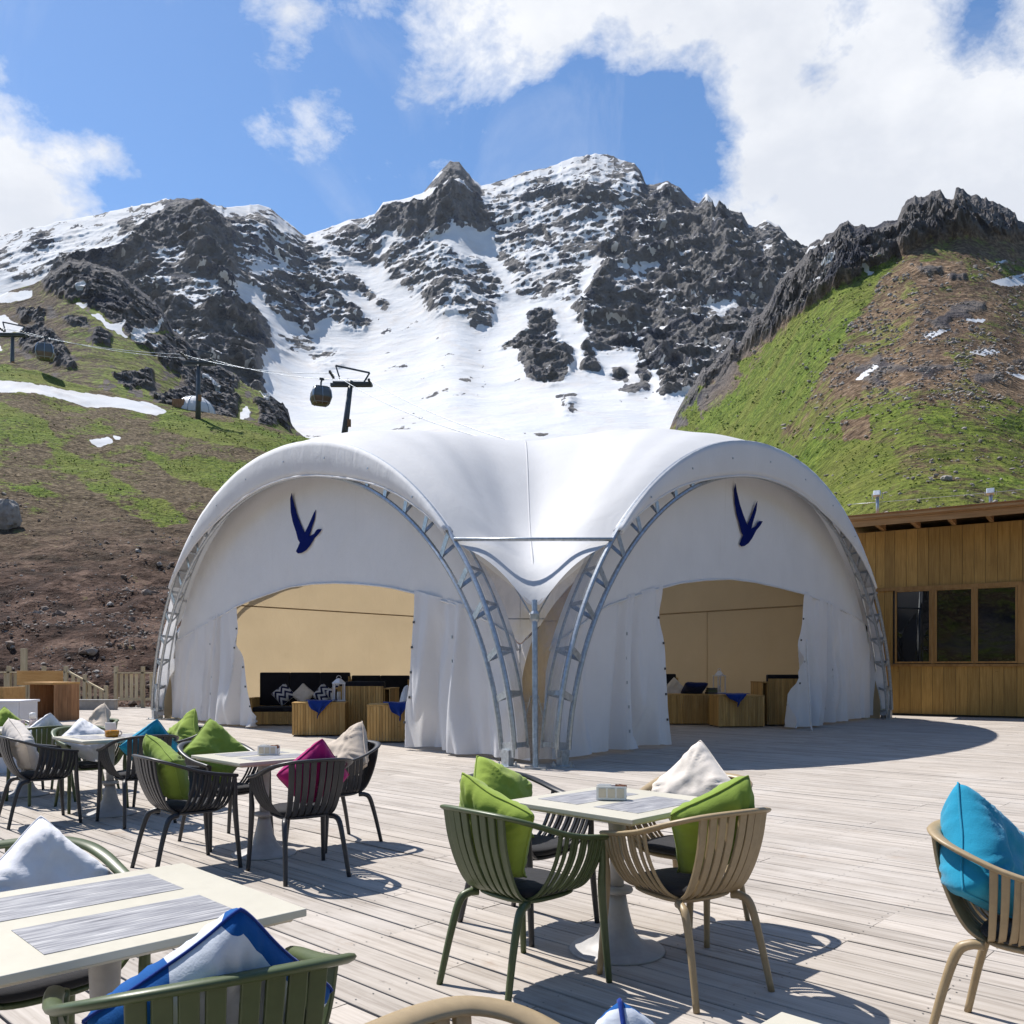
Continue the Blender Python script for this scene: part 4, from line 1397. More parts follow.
slat_box('slatted_table', 'slatted box table with a blue throw, joined to the tall sofa in the right entrance', 'table', ((xh0 + xh1) / 2, Yh_ + .4, 0), R(4), xh1 - xh0, .8, .76, BG)
throw((at(735, Yh_), Yh_ - .07, .77), R(4), .70, .5, .30, 'blue throw hanging over the box table in the right entrance')
Yi = 21.0
sofa('tall slatted sofa with black back at the right of the right entrance', (at(790, Yi), Yi + .55, 0), R(184), 1.05, LG, arms=(1, 1), nb=1, back=1.25, arm=1.08)
rp = MB()
zz = np.linspace(0, 1, 30)
xr, yr = at(808, 18.9), 18.9
rp.tube(np.stack([xr + .03 * np.sin(zz * 5) + .09 * (1 - zz) ** 6, yr + zz * 0, .03 + 2.0 * zz], 1), .018, 7)
ro = rp.build('hanging_rope', M['f_white'], None, True)
tag(ro, 'white rope hanging at the right curtain of the right entrance', 'rope')
# ------------------------------------------------------------------ timber restaurant
def build_house():
    A = np.array((14.24, 24.2))
    d = np.array((-.833, .553))
    nrm = np.array((-d[1], -d[0])) * 1.0
    nrm = np.array((-.553, -.833))               # towards the deck
    root = thing('timber_building', 'timber clad restaurant with dark windows and a deep eave, right of the tent', 'building', (A[0], A[1], 0), math.atan2(-d[1], -d[0]))
    # local frame: +x runs from the far end to the near end (right in the photo), -y faces the deck
    def lx(px, off=0.):                          # local x of a wall point seen at px
        k = (px - 512) / F
        a = A + nrm * off
        t = (k * a[1] - a[0]) / (d[0] - k * d[1])
        return -t
    x0, x1, H = lx(846), 13.0, 5.55
    D = 9.0
    wz0, wz1 = 1.55, 3.72
    rnd = random.Random(3)
    mb = MB()                                    # boards above, boards below, boards between the windows
    def boards(xa, xb, z0, z1, w=.285):
        x = xa
        while x < xb - .02:
            ww = min(w + rnd.uniform(-.02, .03), xb - x)
            mb.box((x + ww / 2, .012 + rnd.uniform(-.006, .006), (z0 + z1) / 2), (ww - .008, .03, z1 - z0))
            x += ww
    cols = [(897, 929), (937, 971), (978, 1015)]
    win = [(lx(a) - .05, lx(b) + .06) for a, b in cols]
    step = (win[2][1] - win[0][0] + .25) / 3
    x = win[2][1] + .22
    while x < x1 - 2:
        win.append((x, x + step - .25))
        x += step
    boards(x0, x1, wz1 + .10, H - .02)
    boards(x0, x1, .06, wz0 - .08, .30)
    boards(x0 + .83, win[0][0] - .06, wz0 - .05, wz1 + .07)
    boards(win[-1][1] + .05, x1, wz0 - .05, wz1 + .07)
    mb.build('cladding', M['siding'], root)
    mb = MB()
    mb.box(((x0 + x1) / 2, D / 2 + .10, H / 2), (x1 - x0 - .04, D, H - .04))
    mb.build('wall', M['dark_metal'], root)
    mb = MB()
    mb.beam((x0, -.03, wz1 + .05), (x1, -.03, wz1 + .05), .07, .10)
    mb.beam((x0 + .84, -.03, wz0 - .06), (x1, -.03, wz0 - .06), .07, .07)
    mb.build('trim', M['frame_wood'], root)
    for a, b in win:
        w = MB()
        f_ = .05
        w.box(((a + b) / 2, -.02, wz1 - f_ / 2), (b - a, .09, f_))
        w.box(((a + b) / 2, -.02, wz0 + f_ / 2), (b - a, .09, f_))
        w.box((a + f_ / 2, -.02, (wz0 + wz1) / 2), (f_, .09, wz1 - wz0 - 2 * f_))
        w.box((b - f_ / 2, -.02, (wz0 + wz1) / 2), (f_, .09, wz1 - wz0 - 2 * f_))
        wo = w.build('window', M['frame_wood'], root, bevel=.004)
        MB().box(((a + b) / 2, .005, (wz0 + wz1) / 2), (b - a - 2 * f_, .012, wz1 - wz0 - 2 * f_)).build('pane', M['dark_glass'], wo)
    p = MB()
    for i in range(len(win) - 1):
        a, b = win[i][1], win[i + 1][0]
        p.box(((a + b) / 2, -.035, (wz0 + wz1) / 2), (max(.06, b - a - .012), .05, wz1 - wz0 + .02))
    p.build('mullion', M['frame_wood'], root)
    dr = MB()
    dr.box((x0 + .40, .01, 1.75), (.72, .03, 3.3))
    do = dr.build('doorway', M['dark_glass'], root)
    jm = MB()
    for xx in (x0 + .02, x0 + .78):
        jm.box((xx, -.02, 1.75), (.08, .08, 3.4))
    jm.box((x0 + .40, -.02, 3.5), (.84, .08, .09))
    jm.build('frame', M['frame_wood'], do)
    # roof: deck boards, rafters, double fascia
    EV = 1.15
    rt = MB()
    rt.box(((x0 + x1) / 2, (D - EV) / 2, H + .24), (x1 - x0 + .9, D + EV + .3, .06))
    roof = rt.build('roof', M['fascia'], root)
    rf = MB()
    x = x0 + .15
    while x < x1:
        rf.box((x, -EV / 2 + .06, H + .10), (.11, EV - .14, .22))
        x += .95
    rf.build('rafter', M['fascia'], roof)
    fa = MB()
    fa.box(((x0 + x1) / 2, -EV - .02, H + .08), (x1 - x0 + .8, .04, .17))
    fa.box(((x0 + x1) / 2, -EV - .05, H + .245), (x1 - x0 + .9, .05, .14))
    fa.build('fascia', M['fascia'], roof)
    cp = MB().box(((x0 + x1) / 2, -EV - .04, H + .33), (x1 - x0 + .94, .14, .02))
    cp.build('drip_edge', M['cab_wood'], roof)
    c, s = -d[0], -d[1]
    def world(l):
        return (A[0] + c * l[0] - s * l[1], A[1] + s * l[0] + c * l[1], l[2])
    return lx, H, EV, world


lx_, Hh, EV, hw = build_house()
for px, big, lab in ((876, 1., 'grey floodlight on a short post at the left end of the timber roof'), (990, .62, 'small grey floodlight on the timber roof near the right picture edge')):
    l = (lx_(px, 1.0), -EV + .35, Hh + .27)
    p = hw(l)
    r = thing('floodlight', lab, 'floodlight', p, R(-35), 'floodlights on the timber roof')
    MB().tube([(0, 0, 0), (0, 0, .62 * big)], .045, 8).build('post', M['galv'], r, True)
    b = MB()
    b.box((0, -.06, .70 * big), (.19, .12, .16), Matrix.Rotation(R(-25), 3, 'X'))
    b.tube([(-.14, 0, .55 * big), (-.14, -.04, .72 * big)], .012, 6)
    b.tube([(.14, 0, .55 * big), (.14, -.04, .72 * big)], .012, 6)
    b.build('lamp_head', M['galv'], r, bevel=.01)
pa, pb = hw((lx_(846, 1.), -EV + .35, Hh + .75)), hw((12.5, -EV + .35, Hh + 1.25))
mid_ = [tuple(np.array(pa) * (1 - t) + np.array(pb) * t - np.array((0, 0, .25 * 4 * t * (1 - t)))) for t in np.linspace(0, 1, 20)]
tag(MB().tube(mid_, .007, 5).build('roof_cable', M['galv'], None, True), 'thin cable strung above the timber roof', 'cable')


# ------------------------------------------------------------------ far left of the deck
cab = thing('wooden_cabinet', 'open fronted wooden counter cabinet with an overhanging top', 'cabinet', (at(54, 23.6), 23.6, 0), R(-28))
MB().box((-.1, 0, 1.0), (1.62, 1.0, .06)).build('top', M['ply_wood'], cab, bevel=.004)
mb = MB()
for i in range(9):
    mb.box((-.64 + .16 * i, .42, .485), (.154, .03, .97))
for s in (-1, 1):
    for i in range(6):
        mb.box((s * .70, -.36 + .152 * i, .485), (.03, .146, .97))
mb.build('side_boards', M['cab_wood'], cab)
cab.scale = (.74, .8, 1)
MB().box((0, .02, .05), (1.34, .78, .04)).build('shelf', M['cab_wood'], cab)
bd = MB().box((at(40, 25.6), 25.6, 1.12), (1.34, .05, .42))
o = bd.build('plywood_board', M['ply_wood'], None, bevel=.003)
st = MB()
for x in (-.5, .5):
    st.box((at(40, 25.6) + x, 25.62, .455), (.07, .05, .91))
st.build('leg', M['fence_wood'], o)
tag(o, 'orange plywood board on posts behind the wooden cabinet', 'board')
wc = thing('white_counter', 'white panelled counter at the left picture edge behind the cafe tables', 'counter', (-7.95, 11.95, 0), R(1))
mb = MB()
for i in range(3):
    mb.box((-.85 + .86 * i, -.25, .47), (.852, .03, .94))
for s in (-1, 1):
    mb.box((s * 1.285, 0, .47), (.03, .46, .94))
mb.build('panel', M['white_paint'], wc, bevel=.003)
MB().box((0, 0, .955), (2.62, .56, .03)).build('top', M['white_paint'], wc, bevel=.004)
pl = thing('wooden_planter', 'long rough timber trough behind the white counter', 'planter', (-9.1, 13.6, 0), R(2))
mb = MB()
for z in (.22, .58, .94):
    mb.box((0, -.3, z), (2.6, .05, .34))
    mb.box((0, .3, z), (2.6, .05, .34))
    for s in (-1, 1):
        mb.box((s * 1.275, 0, z), (.05, .55, .34))
mb.build('side_boards', M['ply_wood'], pl)
MB().box((0, 0, .98), (2.48, .54, .04)).build('soil', M['dark_metal'], pl)


def fence(name, lab, pts, H, posts, dense, group=None, cat='fence'):
    pts = [np.array(p, float) for p in pts]
    root = thing(name, lab, cat, tuple(pts[0]), 0, group)
    o = pts[0]
    rl, pk = MB(), MB()
    for a, b in zip(pts[:-1], pts[1:]):
        rl.beam(a - o + (0, 0, H - .04), b - o + (0, 0, H - .04), .12, .05)
        rl.beam(a - o + (0, 0, .30), b - o + (0, 0, .30), .05, .09)
        L = np.linalg.norm(b - a)
        n = int(L / dense)
        for i in range(1, n):
            p = a + (b - a) * i / n - o
            pk.box((p[0], p[1] + .035, p[2] + H / 2 + .08), (.115, .022, H - .32))
    rl.build('rail', M['fence_wood'], root)
    pk.build('pickets', M['fence_wood'], root)
    for p in posts:
        q = np.array(p, float) - o
        MB().box((q[0], q[1], q[2] + H / 2 + .09), (.12, .12, H + .18)).build('post', M['fence_wood'], root, bevel=.01)
    return root


Yf = 31.0
P_ = lambda px, z=0, Y=Yf: (at(px, Y), Y, z)
fence('picket_fence', 'weathered picket fence beside the left leg of the tent', [P_(116), P_(146), P_(190)], 1.28, [P_(116), P_(143), P_(172)], .16, 'timber fences at the deck edge')
fence('picket_fence', 'weathered picket fence behind the plywood board and cabinet', [P_(-40), P_(0), P_(44), P_(66)], 1.30, [P_(-20), P_(9), P_(44), P_(66)], .16, 'timber fences at the deck edge')
fence('stair_railing', 'sloping stair railing between the two picket fences', [P_(67, .1), P_(106, -.65)], 1.25, [P_(85, -.25), P_(106, -.65)], .22, None, 'railing')
tp = MB().box((at(24, 30.6), 30.6, 1.05), (.17, .17, 2.1))
tag(tp.build('timber_post', M['fence_wood'], None, bevel=.01), 'tall square timber post standing above the left picket fence', 'post')
kb = MB().box(((at(74, 29.4) + at(114, 29.4)) / 2, 29.4, .16), (1.5, .25, .32))
kb.box(((at(74, 29.4) + at(114, 29.4)) / 2, 29.4, .33), (1.56, .31, .03))
tag(kb.build('low_wall', M['concrete'], None, bevel=.01), 'low grey concrete wall at the head of the stairs', 'wall')


# ------------------------------------------------------------------ terrain
def inpoly(px, py, poly):
    r = np.zeros(px.shape, bool)
    n = len(poly)
    for i in range(n):
        x1, y1 = poly[i]
        x2, y2 = poly[(i + 1) % n]
        if y1 == y2: continue
        c = ((y1 > py) != (y2 > py)) & (px < (x2 - x1) * (py - y1) / (y2 - y1) + x1)
        r ^= c
    return r


def gauss(a, sg):
    k = np.exp(-.5 * (np.arange(-int(3 * sg), int(3 * sg) + 1) / sg) ** 2)
    k /= k.sum()
    h = len(k) // 2
    for ax in (0, 1):
        p = np.pad(a, [(h, h) if i == ax else (0, 0) for i in (0, 1)], mode='edge')
        o = 0
        for i, w in enumerate(k):
            o = o + w * (p[i:i + a.shape[0]] if ax == 0 else p[:, i:i + a.shape[1]])
        a = o
    return a


def blur(a, n):
    for _ in range(n):
        a = np.pad(a, 1, mode='edge')
        a = (a[:-2, 1:-1] + a[2:, 1:-1] + a[1:-1, :-2] + a[1:-1, 2:] + 2 * a[1:-1, 1:-1]) / 6
    return a


def slope_sheet(xs, crest, base_y, prof, nv, fade):
    """a hillside: for each bearing the crest row, then depth against height fraction; the far side falls away behind the crest"""
    xs = np.asarray(xs, float)
    cy = np.interp(xs, *zip(*crest))
    k = np.exp(-np.linspace(-2.5, 2.5, 61) ** 2)
    cs = np.convolve(np.pad(cy, 30, mode='edge'), k / k.sum(), mode='valid')
    fr = np.r_[np.linspace(0, 1, nv)]
    fY = prof(xs[:, None], fr[None, :])
    ce_ = cs[:, None] + (cy - cs)[:, None] * smooth(fr, fade, 1.)[None, :]
    py = base_y + (ce_ - base_y) * fr[None, :]
    X = (xs[:, None] - 512) / F * fY
    Z = CH - (py - YH) * fY / F
    px = np.broadcast_to(xs[:, None], X.shape).copy()
    return np.stack([X, fY, Z], -1), px, py


def add_back(P, n, depth, drop):                 # the far side of a ridge, so that it has thickness
    c = P[:, -1:]
    t = np.linspace(0, 1, n + 1)[1:]
    dirv = c[:, :, :2] / np.linalg.norm(c[:, :, :2], axis=-1, keepdims=True)
    B = np.zeros((P.shape[0], n, 3))
    B[..., :2] = c[..., :2] + dirv * (t[None, :, None] * depth)
    B[..., 2] = c[..., 2] - drop * t[None, :] ** 1.3
    return np.concatenate([P, B], 1)


def ext(a, n):
    return np.concatenate([a, np.repeat(a[:, -1:], n, 1)], 1)


# --- the snow mountain
sky_m = [(-260, 262), (-120, 250), (0, 236), (22, 229), (45, 226), (55, 222), (75, 219), (100, 214), (128, 207), (150, 203), (165, 199), (180, 200), (205, 199), (215, 206), (226, 207), (240, 206), (258, 204),
         (268, 207), (285, 220), (305, 236), (312, 233), (330, 227), (352, 219), (362, 218), (375, 214), (383, 202), (400, 200), (423, 193), (440, 171), (449, 162), (459, 161), (472, 178), (481, 186), (500, 181),
         (525, 172), (545, 168), (560, 163), (575, 157), (595, 154), (608, 154), (620, 159), (634, 163), (641, 172), (646, 184), (655, 185), (668, 181), (680, 189), (690, 199), (699, 203), (707, 193),
         (712, 200), (715, 208), (719, 201), (727, 213), (742, 214), (748, 225), (756, 227), (766, 220), (778, 225), (788, 236), (800, 249), (830, 262), (900, 290), (1000, 330), (1100, 350)]
xs = np.arange(-240, 1010, 1.15)


def prof_m(x, f):
    fr = [0, .12, .30, .45, .62, .80, 1.0]
    near = np.interp(f, fr, [420, 560, 820, 1010, 1180, 1340, 1520])
    side = np.interp(f, fr, [420, 540, 700, 830, 960, 1080, 1230])
    c = smooth(x, 180, 380) * (1 - smooth(x, 600, 800))
    return side * (1 - c) + near * c


P, PX, PY = slope_sheet(xs, sky_m, 470, prof_m, 340, .72)
wx = 15 * (fbm(np.stack([PX / 20, PY / 20, PX * 0], -1), 5, 1, .6) - .5) * 2
wy = 12 * (fbm(np.stack([PX / 20, PY / 20, PX * 0 + 7], -1), 5, 2, .6) - .5) * 2
QX, QY = PX + wx, PY + wy
rockf = np.full(PX.shape, .02)                   # share of bare rock, region by region
def reg(poly, val): rockf[inpoly(QX, QY, poly)] = val
reg([(-300, 180), (165, 180), (170, 215), (150, 226), (135, 242), (112, 252), (95, 262), (60, 280), (-300, 330)], .25)
reg([(20, 252), (45, 225), (55, 245), (40, 258)], .6)
reg([(115, 215), (145, 208), (160, 222), (140, 235), (118, 232)], .48)
reg([(212, 203), (226, 210), (255, 206), (275, 215), (306, 236), (312, 250), (345, 270), (352, 278), (362, 292), (390, 309), (380, 313), (352, 300), (338, 303), (360, 325), (369, 331), (350, 336), (330, 325), (310, 336), (292, 324), (262, 305), (250, 290), (238, 285), (218, 240)], .66)
reg([(222, 211), (256, 205), (264, 210), (250, 216), (228, 217)], .0)
reg([(268, 222), (285, 222), (303, 238), (296, 240), (272, 232)], .2)
reg([(215, 225), (250, 232), (280, 245), (270, 262), (240, 262), (218, 250)], .62)
reg([(234, 266), (262, 276), (280, 272), (298, 267), (302, 271), (276, 281), (252, 287)], .1)
reg([(165, 202), (207, 198), (216, 212), (222, 240), (238, 285), (252, 312), (264, 326), (272, 352), (262, 370), (268, 392), (240, 400), (212, 395), (190, 378), (165, 345), (150, 308), (137, 277), (120, 270), (95, 264), (110, 253), (135, 241), (152, 226), (164, 214)], .97)
reg([(150, 264), (180, 259), (184, 275), (200, 286), (218, 291), (222, 311), (205, 313), (190, 318), (170, 316), (162, 300), (152, 285)], .50)
reg([(60, 262), (95, 255), (120, 268), (140, 280), (165, 300), (175, 345), (120, 340), (80, 300), (40, 290)], .97)
reg([(308, 235), (330, 228), (352, 221), (375, 214), (388, 240), (384, 262), (360, 268), (340, 260), (325, 250)], .60)
reg([(375, 214), (385, 201), (410, 206), (440, 202), (462, 205), (478, 210), (487, 225), (491, 233), (470, 233), (445, 230), (430, 242), (412, 250), (400, 248), (380, 241), (372, 226)], .97)
reg([(395, 202), (425, 194), (462, 200), (466, 204), (440, 207), (412, 206)], .12)
reg([(423, 194), (440, 170), (450, 158), (460, 158), (473, 180), (482, 187), (486, 204), (478, 213), (470, 204), (458, 193)], .97)
reg([(384, 264), (405, 250), (425, 244), (450, 252), (482, 262), (507, 298), (496, 306), (496, 326), (470, 330), (448, 312), (430, 323), (420, 308), (398, 292), (388, 280)], .55)
reg([(484, 186), (530, 168), (575, 152), (640, 158), (648, 186), (622, 240), (600, 270), (560, 304), (530, 300), (512, 292), (500, 268), (488, 228)], .40)
reg([(620, 160), (641, 166), (648, 184), (640, 178), (625, 172)], .97)
reg([(545, 200), (600, 196), (630, 205), (620, 222), (580, 218), (550, 216)], .80)
reg([(640, 176), (668, 178), (700, 200), (745, 212), (800, 246), (1010, 330), (1010, 420), (760, 420), (690, 402), (668, 392), (655, 372), (640, 388), (628, 352), (600, 350), (582, 336), (566, 312), (592, 290), (602, 268), (622, 238), (642, 200)], .87)
reg([(615, 285), (640, 272), (662, 268), (655, 285), (640, 300), (618, 304)], .45)
reg([(638, 218), (690, 232), (700, 238), (660, 245), (628, 262), (634, 238)], .80)
reg([(700, 315), (718, 304), (742, 302), (732, 312), (712, 330), (702, 326)], .15)
reg([(752, 252), (766, 240), (776, 255), (768, 275), (756, 268)], .55)
reg([(504, 349), (525, 336), (532, 321), (545, 312), (558, 330), (563, 346), (570, 370), (572, 379), (550, 389), (530, 386), (521, 375), (528, 360)], .97)
reg([(577, 349), (583, 343), (597, 360), (592, 371), (580, 373)], .95)
reg([(610, 376), (620, 371), (630, 380), (625, 389), (612, 381)], .9)
reg([(624, 396), (638, 391), (648, 384), (648, 398), (632, 402)], .9)
reg([(664, 398), (676, 391), (686, 394), (676, 404)], .95)
reg([(290, 335), (312, 338), (336, 352), (340, 372), (318, 372), (300, 356)], .30)
reg([(276, 330), (300, 345), (296, 362), (280, 350)], .22)
reg([(556, 395), (572, 400), (576, 418), (560, 416)], .40)
reg([(470, 426), (500, 426), (548, 430), (552, 436), (480, 434)], .12)
reg([(395, 300), (470, 330), (505, 345), (470, 420), (400, 400), (380, 340)], .05)
rf = blur(rockf, 5)
rf = np.clip(rf, .004, .95)
wall = smooth(PX, 600, 680)
rib = ridged(np.stack([P[..., 0] * .026 + P[..., 2] * .006, P[..., 1] * .012, P[..., 2] * .007], -1), 5, 37, .6)
mass = gauss(rockf, 13.)
loc = gauss(rockf, 3.)
S3 = P / 1000.
# anisotropic crag noise: strata dip to the left, gullies run down
strat = np.stack([P[..., 0] * .010 + P[..., 2] * .006, P[..., 1] * .006, P[..., 2] * .018 - P[..., 0] * .007], -1)
rg = ridged(strat, 6, 21, .58)
rg2 = ridged(np.stack([P[..., 0] * .030, P[..., 1] * .02, P[..., 2] * .012], -1), 4, 33, .6)
rg3 = ridged(np.stack([P[..., 0] * .05 + P[..., 2] * .02, P[..., 1] * .03, P[..., 2] * .07 - P[..., 0] * .02], -1), 4, 35, .65)
big = fbm(P * .004, 4, 5)
fr_ = np.linspace(0, 1, P.shape[1])[None, :]
edge_ = np.clip((1 - fr_) / .10, .0, 1) ** .8 * smooth(fr_, .0, .08)
push = (mass * (36 + 90 * (big - .45)) + loc * (40 * (rg - .3) + 26 * (rg2 - .35) + 15 * (rg3 - .3) * (1 - .7 * wall) + 46 * wall * (rib - .35))) * edge_ + (1 - mass) * 14 * (fbm(P * .006, 4, 8) - .5) * edge_
P2 = P.copy()
hd = P[..., :2] / np.linalg.norm(P[..., :2], axis=-1, keepdims=True)
P2[..., :2] -= hd * push[..., None]
P2[..., 2] -= .16 * push * 0
jag = (ridged(np.stack([PX * .11, PX * 0, PX * 0 + 3.], -1), 4, 4) - .35) * 7 * mass * smooth(fr_, .82, 1.)
P2[..., 2] += jag * 1.0
dx = np.gradient(P2, axis=0)
dv = np.gradient(P2, axis=1)
nr = np.cross(dx, dv)
nr /= np.linalg.norm(nr, axis=-1, keepdims=True) + 1e-9
flat = np.abs(nr[..., 2])
flat = blur(flat, 1)
n1 = fbm(np.stack([P[..., 0] * .042 + P[..., 2] * .030, P[..., 1] * .012, P[..., 2] * .046 - P[..., 0] * .030], -1), 6, 61, .75)
n1 = (n1 - n1.mean()) / n1.std()
fl = np.clip((flat - blur(flat, 30)) / .14, -2, 2)
score = n1 * .85 - fl * .5
# rock where score exceeds the quantile set by the local share of rock
from statistics import NormalDist
q = np.clip(1 - rf, .003, .997)
zq = np.interp(q, np.linspace(.002, .998, 400), [NormalDist().inv_cdf(t) for t in np.linspace(.002, .998, 400)]) * 1.0
bare = np.zeros(PX.shape)
for poly in ([(422, 195), (440, 168), (450, 156), (460, 156), (474, 180), (484, 190), (486, 206), (478, 214), (470, 204), (456, 192)], [(376, 216), (386, 204), (410, 208), (440, 206), (478, 212), (490, 232), (445, 230), (412, 250), (380, 240)], [(165, 204), (207, 200), (222, 240), (238, 285), (222, 288), (205, 280), (186, 256), (158, 258), (150, 240)]):
    bare[inpoly(PX + wx * .4, PY + wy * .4, poly)] = 1
snow = .5 - 1.2 * gauss(bare, 2.) - (score - zq) * .9 - 1.3 * smooth(flat, .40, .16) * smooth(loc, .10, .4)
nb = 14
P3 = add_back(P2, nb, 420, 330)
tag(big_grid('mountain', P3, M['terr_massif'], smooth=False, attrs= {'snow': ext(np.clip(snow, -.6, 1.6), nb), 'veg': np.full(P3.shape[:2], -1.), 'tone': np.zeros(P3.shape[:2])}),
    'high rocky mountain range streaked with snow behind the tent', 'mountain', kind='structure')

# --- the green spur on the left
crest_b = [(-330, 300), (-120, 300), (0, 296), (12, 290), (35, 284), (55, 268), (74, 258), (90, 262), (110, 268), (135, 286), (158, 306), (172, 328), (186, 340), (205, 362), (228, 372), (250, 386), (275, 398), (288, 408), (292, 425), (330, 455), (420, 500)]
xs = np.arange(-300, 400, 1.3)
prof_b = lambda x, f: np.interp(f, [0, .25, .5, .75, 1], [170, 300, 410, 500, 585]) + 0 * x
P, PX, PY = slope_sheet(xs, crest_b, 470, prof_b, 200, .75)
wx = 7 * (fbm(np.stack([PX / 16, PY / 16, PX * 0], -1), 4, 11) - .5) * 2
QX, QY = PX + wx, PY + wx[::-1]
rock, snow, veg = np.zeros(PX.shape), np.zeros(PX.shape), np.full(PX.shape, .50)
for poly in ([(36, 268), (74, 254), (110, 264), (160, 304), (190, 340), (168, 336), (150, 330), (130, 335), (110, 318), (80, 300), (45, 290)],
             [(15, 312), (45, 312), (48, 330), (20, 322)], [(22, 330), (45, 325), (68, 350), (75, 372), (50, 365), (20, 345)], [(62, 315), (85, 320), (90, 332), (68, 325)], [(92, 332), (110, 332), (108, 348), (92, 345)],
             [(250, 400), (290, 402), (296, 430), (260, 425)], [(130, 335), (190, 340), (240, 380), (230, 400), (195, 395), (160, 360)], [(115, 375), (150, 372), (155, 390), (120, 388)], [(148, 395), (195, 388), (240, 400), (232, 425), (175, 415)]):
    rock[inpoly(QX, QY, poly)] = 1
crest_rock = blur(rock, 3)
rock = np.maximum(rock, (fbm(np.stack([PX / 13, PY / 9, PX * 0], -1), 5, 12, .62) > .66) * .7)
for poly in ([(-300, 255), (20, 262), (5, 292), (-300, 292)], [(-300, 290), (0, 292), (34, 289), (30, 298), (0, 302), (-300, 310)], [(-300, 312), (0, 318), (24, 330), (18, 334), (0, 332), (-300, 330)], [(77, 288), (88, 288), (86, 295), (77, 294)], [(76, 302), (88, 305), (84, 309)],
             [(106, 324), (124, 325), (120, 330), (108, 329)], [(130, 334), (160, 326), (164, 328), (142, 338), (158, 348), (154, 350), (138, 340)], [(-300, 345), (0, 345), (6, 350), (-300, 360)], [(96, 312), (128, 335), (124, 336), (92, 314)],
             [(203, 376), (222, 392), (220, 395), (202, 380)], [(260, 395), (276, 402), (270, 406)], [(238, 414), (248, 410), (246, 420), (238, 422)]):
    snow[inpoly(QX, QY, poly)] = 1.1
green = smooth(PX - (PY - 300) * .4, 40, 90)
veg = .36 + .22 * green - rock * .9 + .3 * (fbm(np.stack([PX / 20 - PY / 30, PY / 12 + PX / 14, PX * 0], -1), 4, 15) - .5)
rock = blur(rock, 1)
fr_ = np.linspace(0, 1, P.shape[1])[None, :]
env = smooth(fr_, 0, .1) * np.clip((1 - fr_) / .06, .15, 1)
rg = ridged(np.stack([P[..., 0] * .022, P[..., 1] * .016, P[..., 2] * .03], -1), 5, 41, .58)
gul = ridged(np.stack([(P[..., 0] + P[..., 2] * .9) * .02, P[..., 1] * .004, P[..., 2] * .004], -1), 4, 43)
rgf = ridged(P * .11, 4, 47, .62)
push = (crest_rock * (-2 + 9 * rg + 8 * rgf) + blur(rock, 2) * 1.5 * rgf + 5 * gul + 4 * (fbm(P * .05, 4, 44) - .5)) * env
P2 = P.copy()
hd = P[..., :2] / np.linalg.norm(P[..., :2], axis=-1, keepdims=True)
P2[..., :2] -= hd * push[..., None]
P2[..., 2] += (ridged(np.stack([PX * .09, PX * 0, PX * 0], -1), 4, 6) - .4) * 4 * smooth(fr_, .85, 1) * smooth(PX, 20, 60)
P3 = add_back(P2, 8, 160, 150)
tag(big_grid('mountain_spur', P3, M['terr_spur'], {'snow': ext(blur(snow, 1), 8), 'veg': ext(veg, 8), 'tone': ext(np.full(PX.shape, .5), 8), 'rock': ext(rock, 8)}, smooth=ext(rock, 8) < .25),
    'green and rocky spur below the snow at the left', 'hill', kind='structure')

# --- the crag and green slope on the right
crest_r = [(540, 500), (640, 455), (668, 432), (676, 412), (690, 386), (704, 372), (716, 362), (730, 344), (742, 336), (752, 318), (768, 300), (782, 280), (796, 262), (806, 250), (813, 243), (822, 241), (826, 233), (834, 231), (840, 223), (848, 221), (852, 227), (864, 224), (868, 228), (875, 226),
           (884, 221), (897, 220), (902, 208), (908, 199), (915, 197), (925, 197), (932, 193), (940, 191), (945, 199), (954, 199), (956, 190), (964, 190), (970, 195), (976, 195), (984, 201), (1000, 204), (1010, 209), (1018, 221), (1024, 222), (1100, 226), (1300, 250), (1700, 330)]
xs = np.arange(560, 1500, 1.2)
foot = [(540, 500), (640, 462), (690, 402), (712, 382), (750, 346), (800, 312), (850, 278), (900, 254), (930, 240), (960, 234), (1024, 238), (1100, 240), (1300, 262), (1700, 345)]


def prof_r(x, f):
    far = np.interp(f, [0, .2, .45, .60, .80, 1], [62, 150, 280, 370, 480, 560])
    mid = np.interp(f, [0, .2, .40, .60, .80, 1], [47, 78, 120, 190, 300, 390])
    k = smooth(x, 650, 900)
    return far * (1 - k) + mid * k


P, PX, PY = slope_sheet(xs, crest_r, 694, prof_r, 340, .86)
ft = np.interp(PX, *zip(*foot))
cr = np.interp(PX, *zip(*crest_r))
wob = 6 * (fbm(np.stack([PX / 14, PY / 14, PX * 0], -1), 4, 51) - .5) * 2
QX, QY = PX + wob, PY + wob[::-1]
rock = smooth(QY - ft, 4, -3)
left = smooth(QX + (QY - 400) * .75, 745, 690)    # rough broken ground at the foot of the crag
rock = np.maximum(rock, left * (fbm(np.stack([PX / 12, PY / 8, PX * 0], -1), 4, 57) > .42))
bands = fbm(np.stack([PX / 30, PY / 9, PX * 0], -1), 4, 53)
scree = np.zeros(PX.shape)
for poly in ([(905, 262), (960, 262), (970, 285), (915, 285)], [(925, 305), (985, 300), (975, 330), (900, 345)], [(860, 365), (930, 340), (955, 365), (930, 372), (880, 385), (840, 398), (830, 385)], [(980, 350), (1060, 340), (1060, 410), (1000, 395), (965, 375)], [(880, 375), (960, 365), (960, 378), (900, 385)]):
    scree[inpoly(QX, QY, poly)] = 1
scree = blur(scree, 4)
rock = np.maximum(rock, ((bands > .62) & (scree > .4)) * .8)
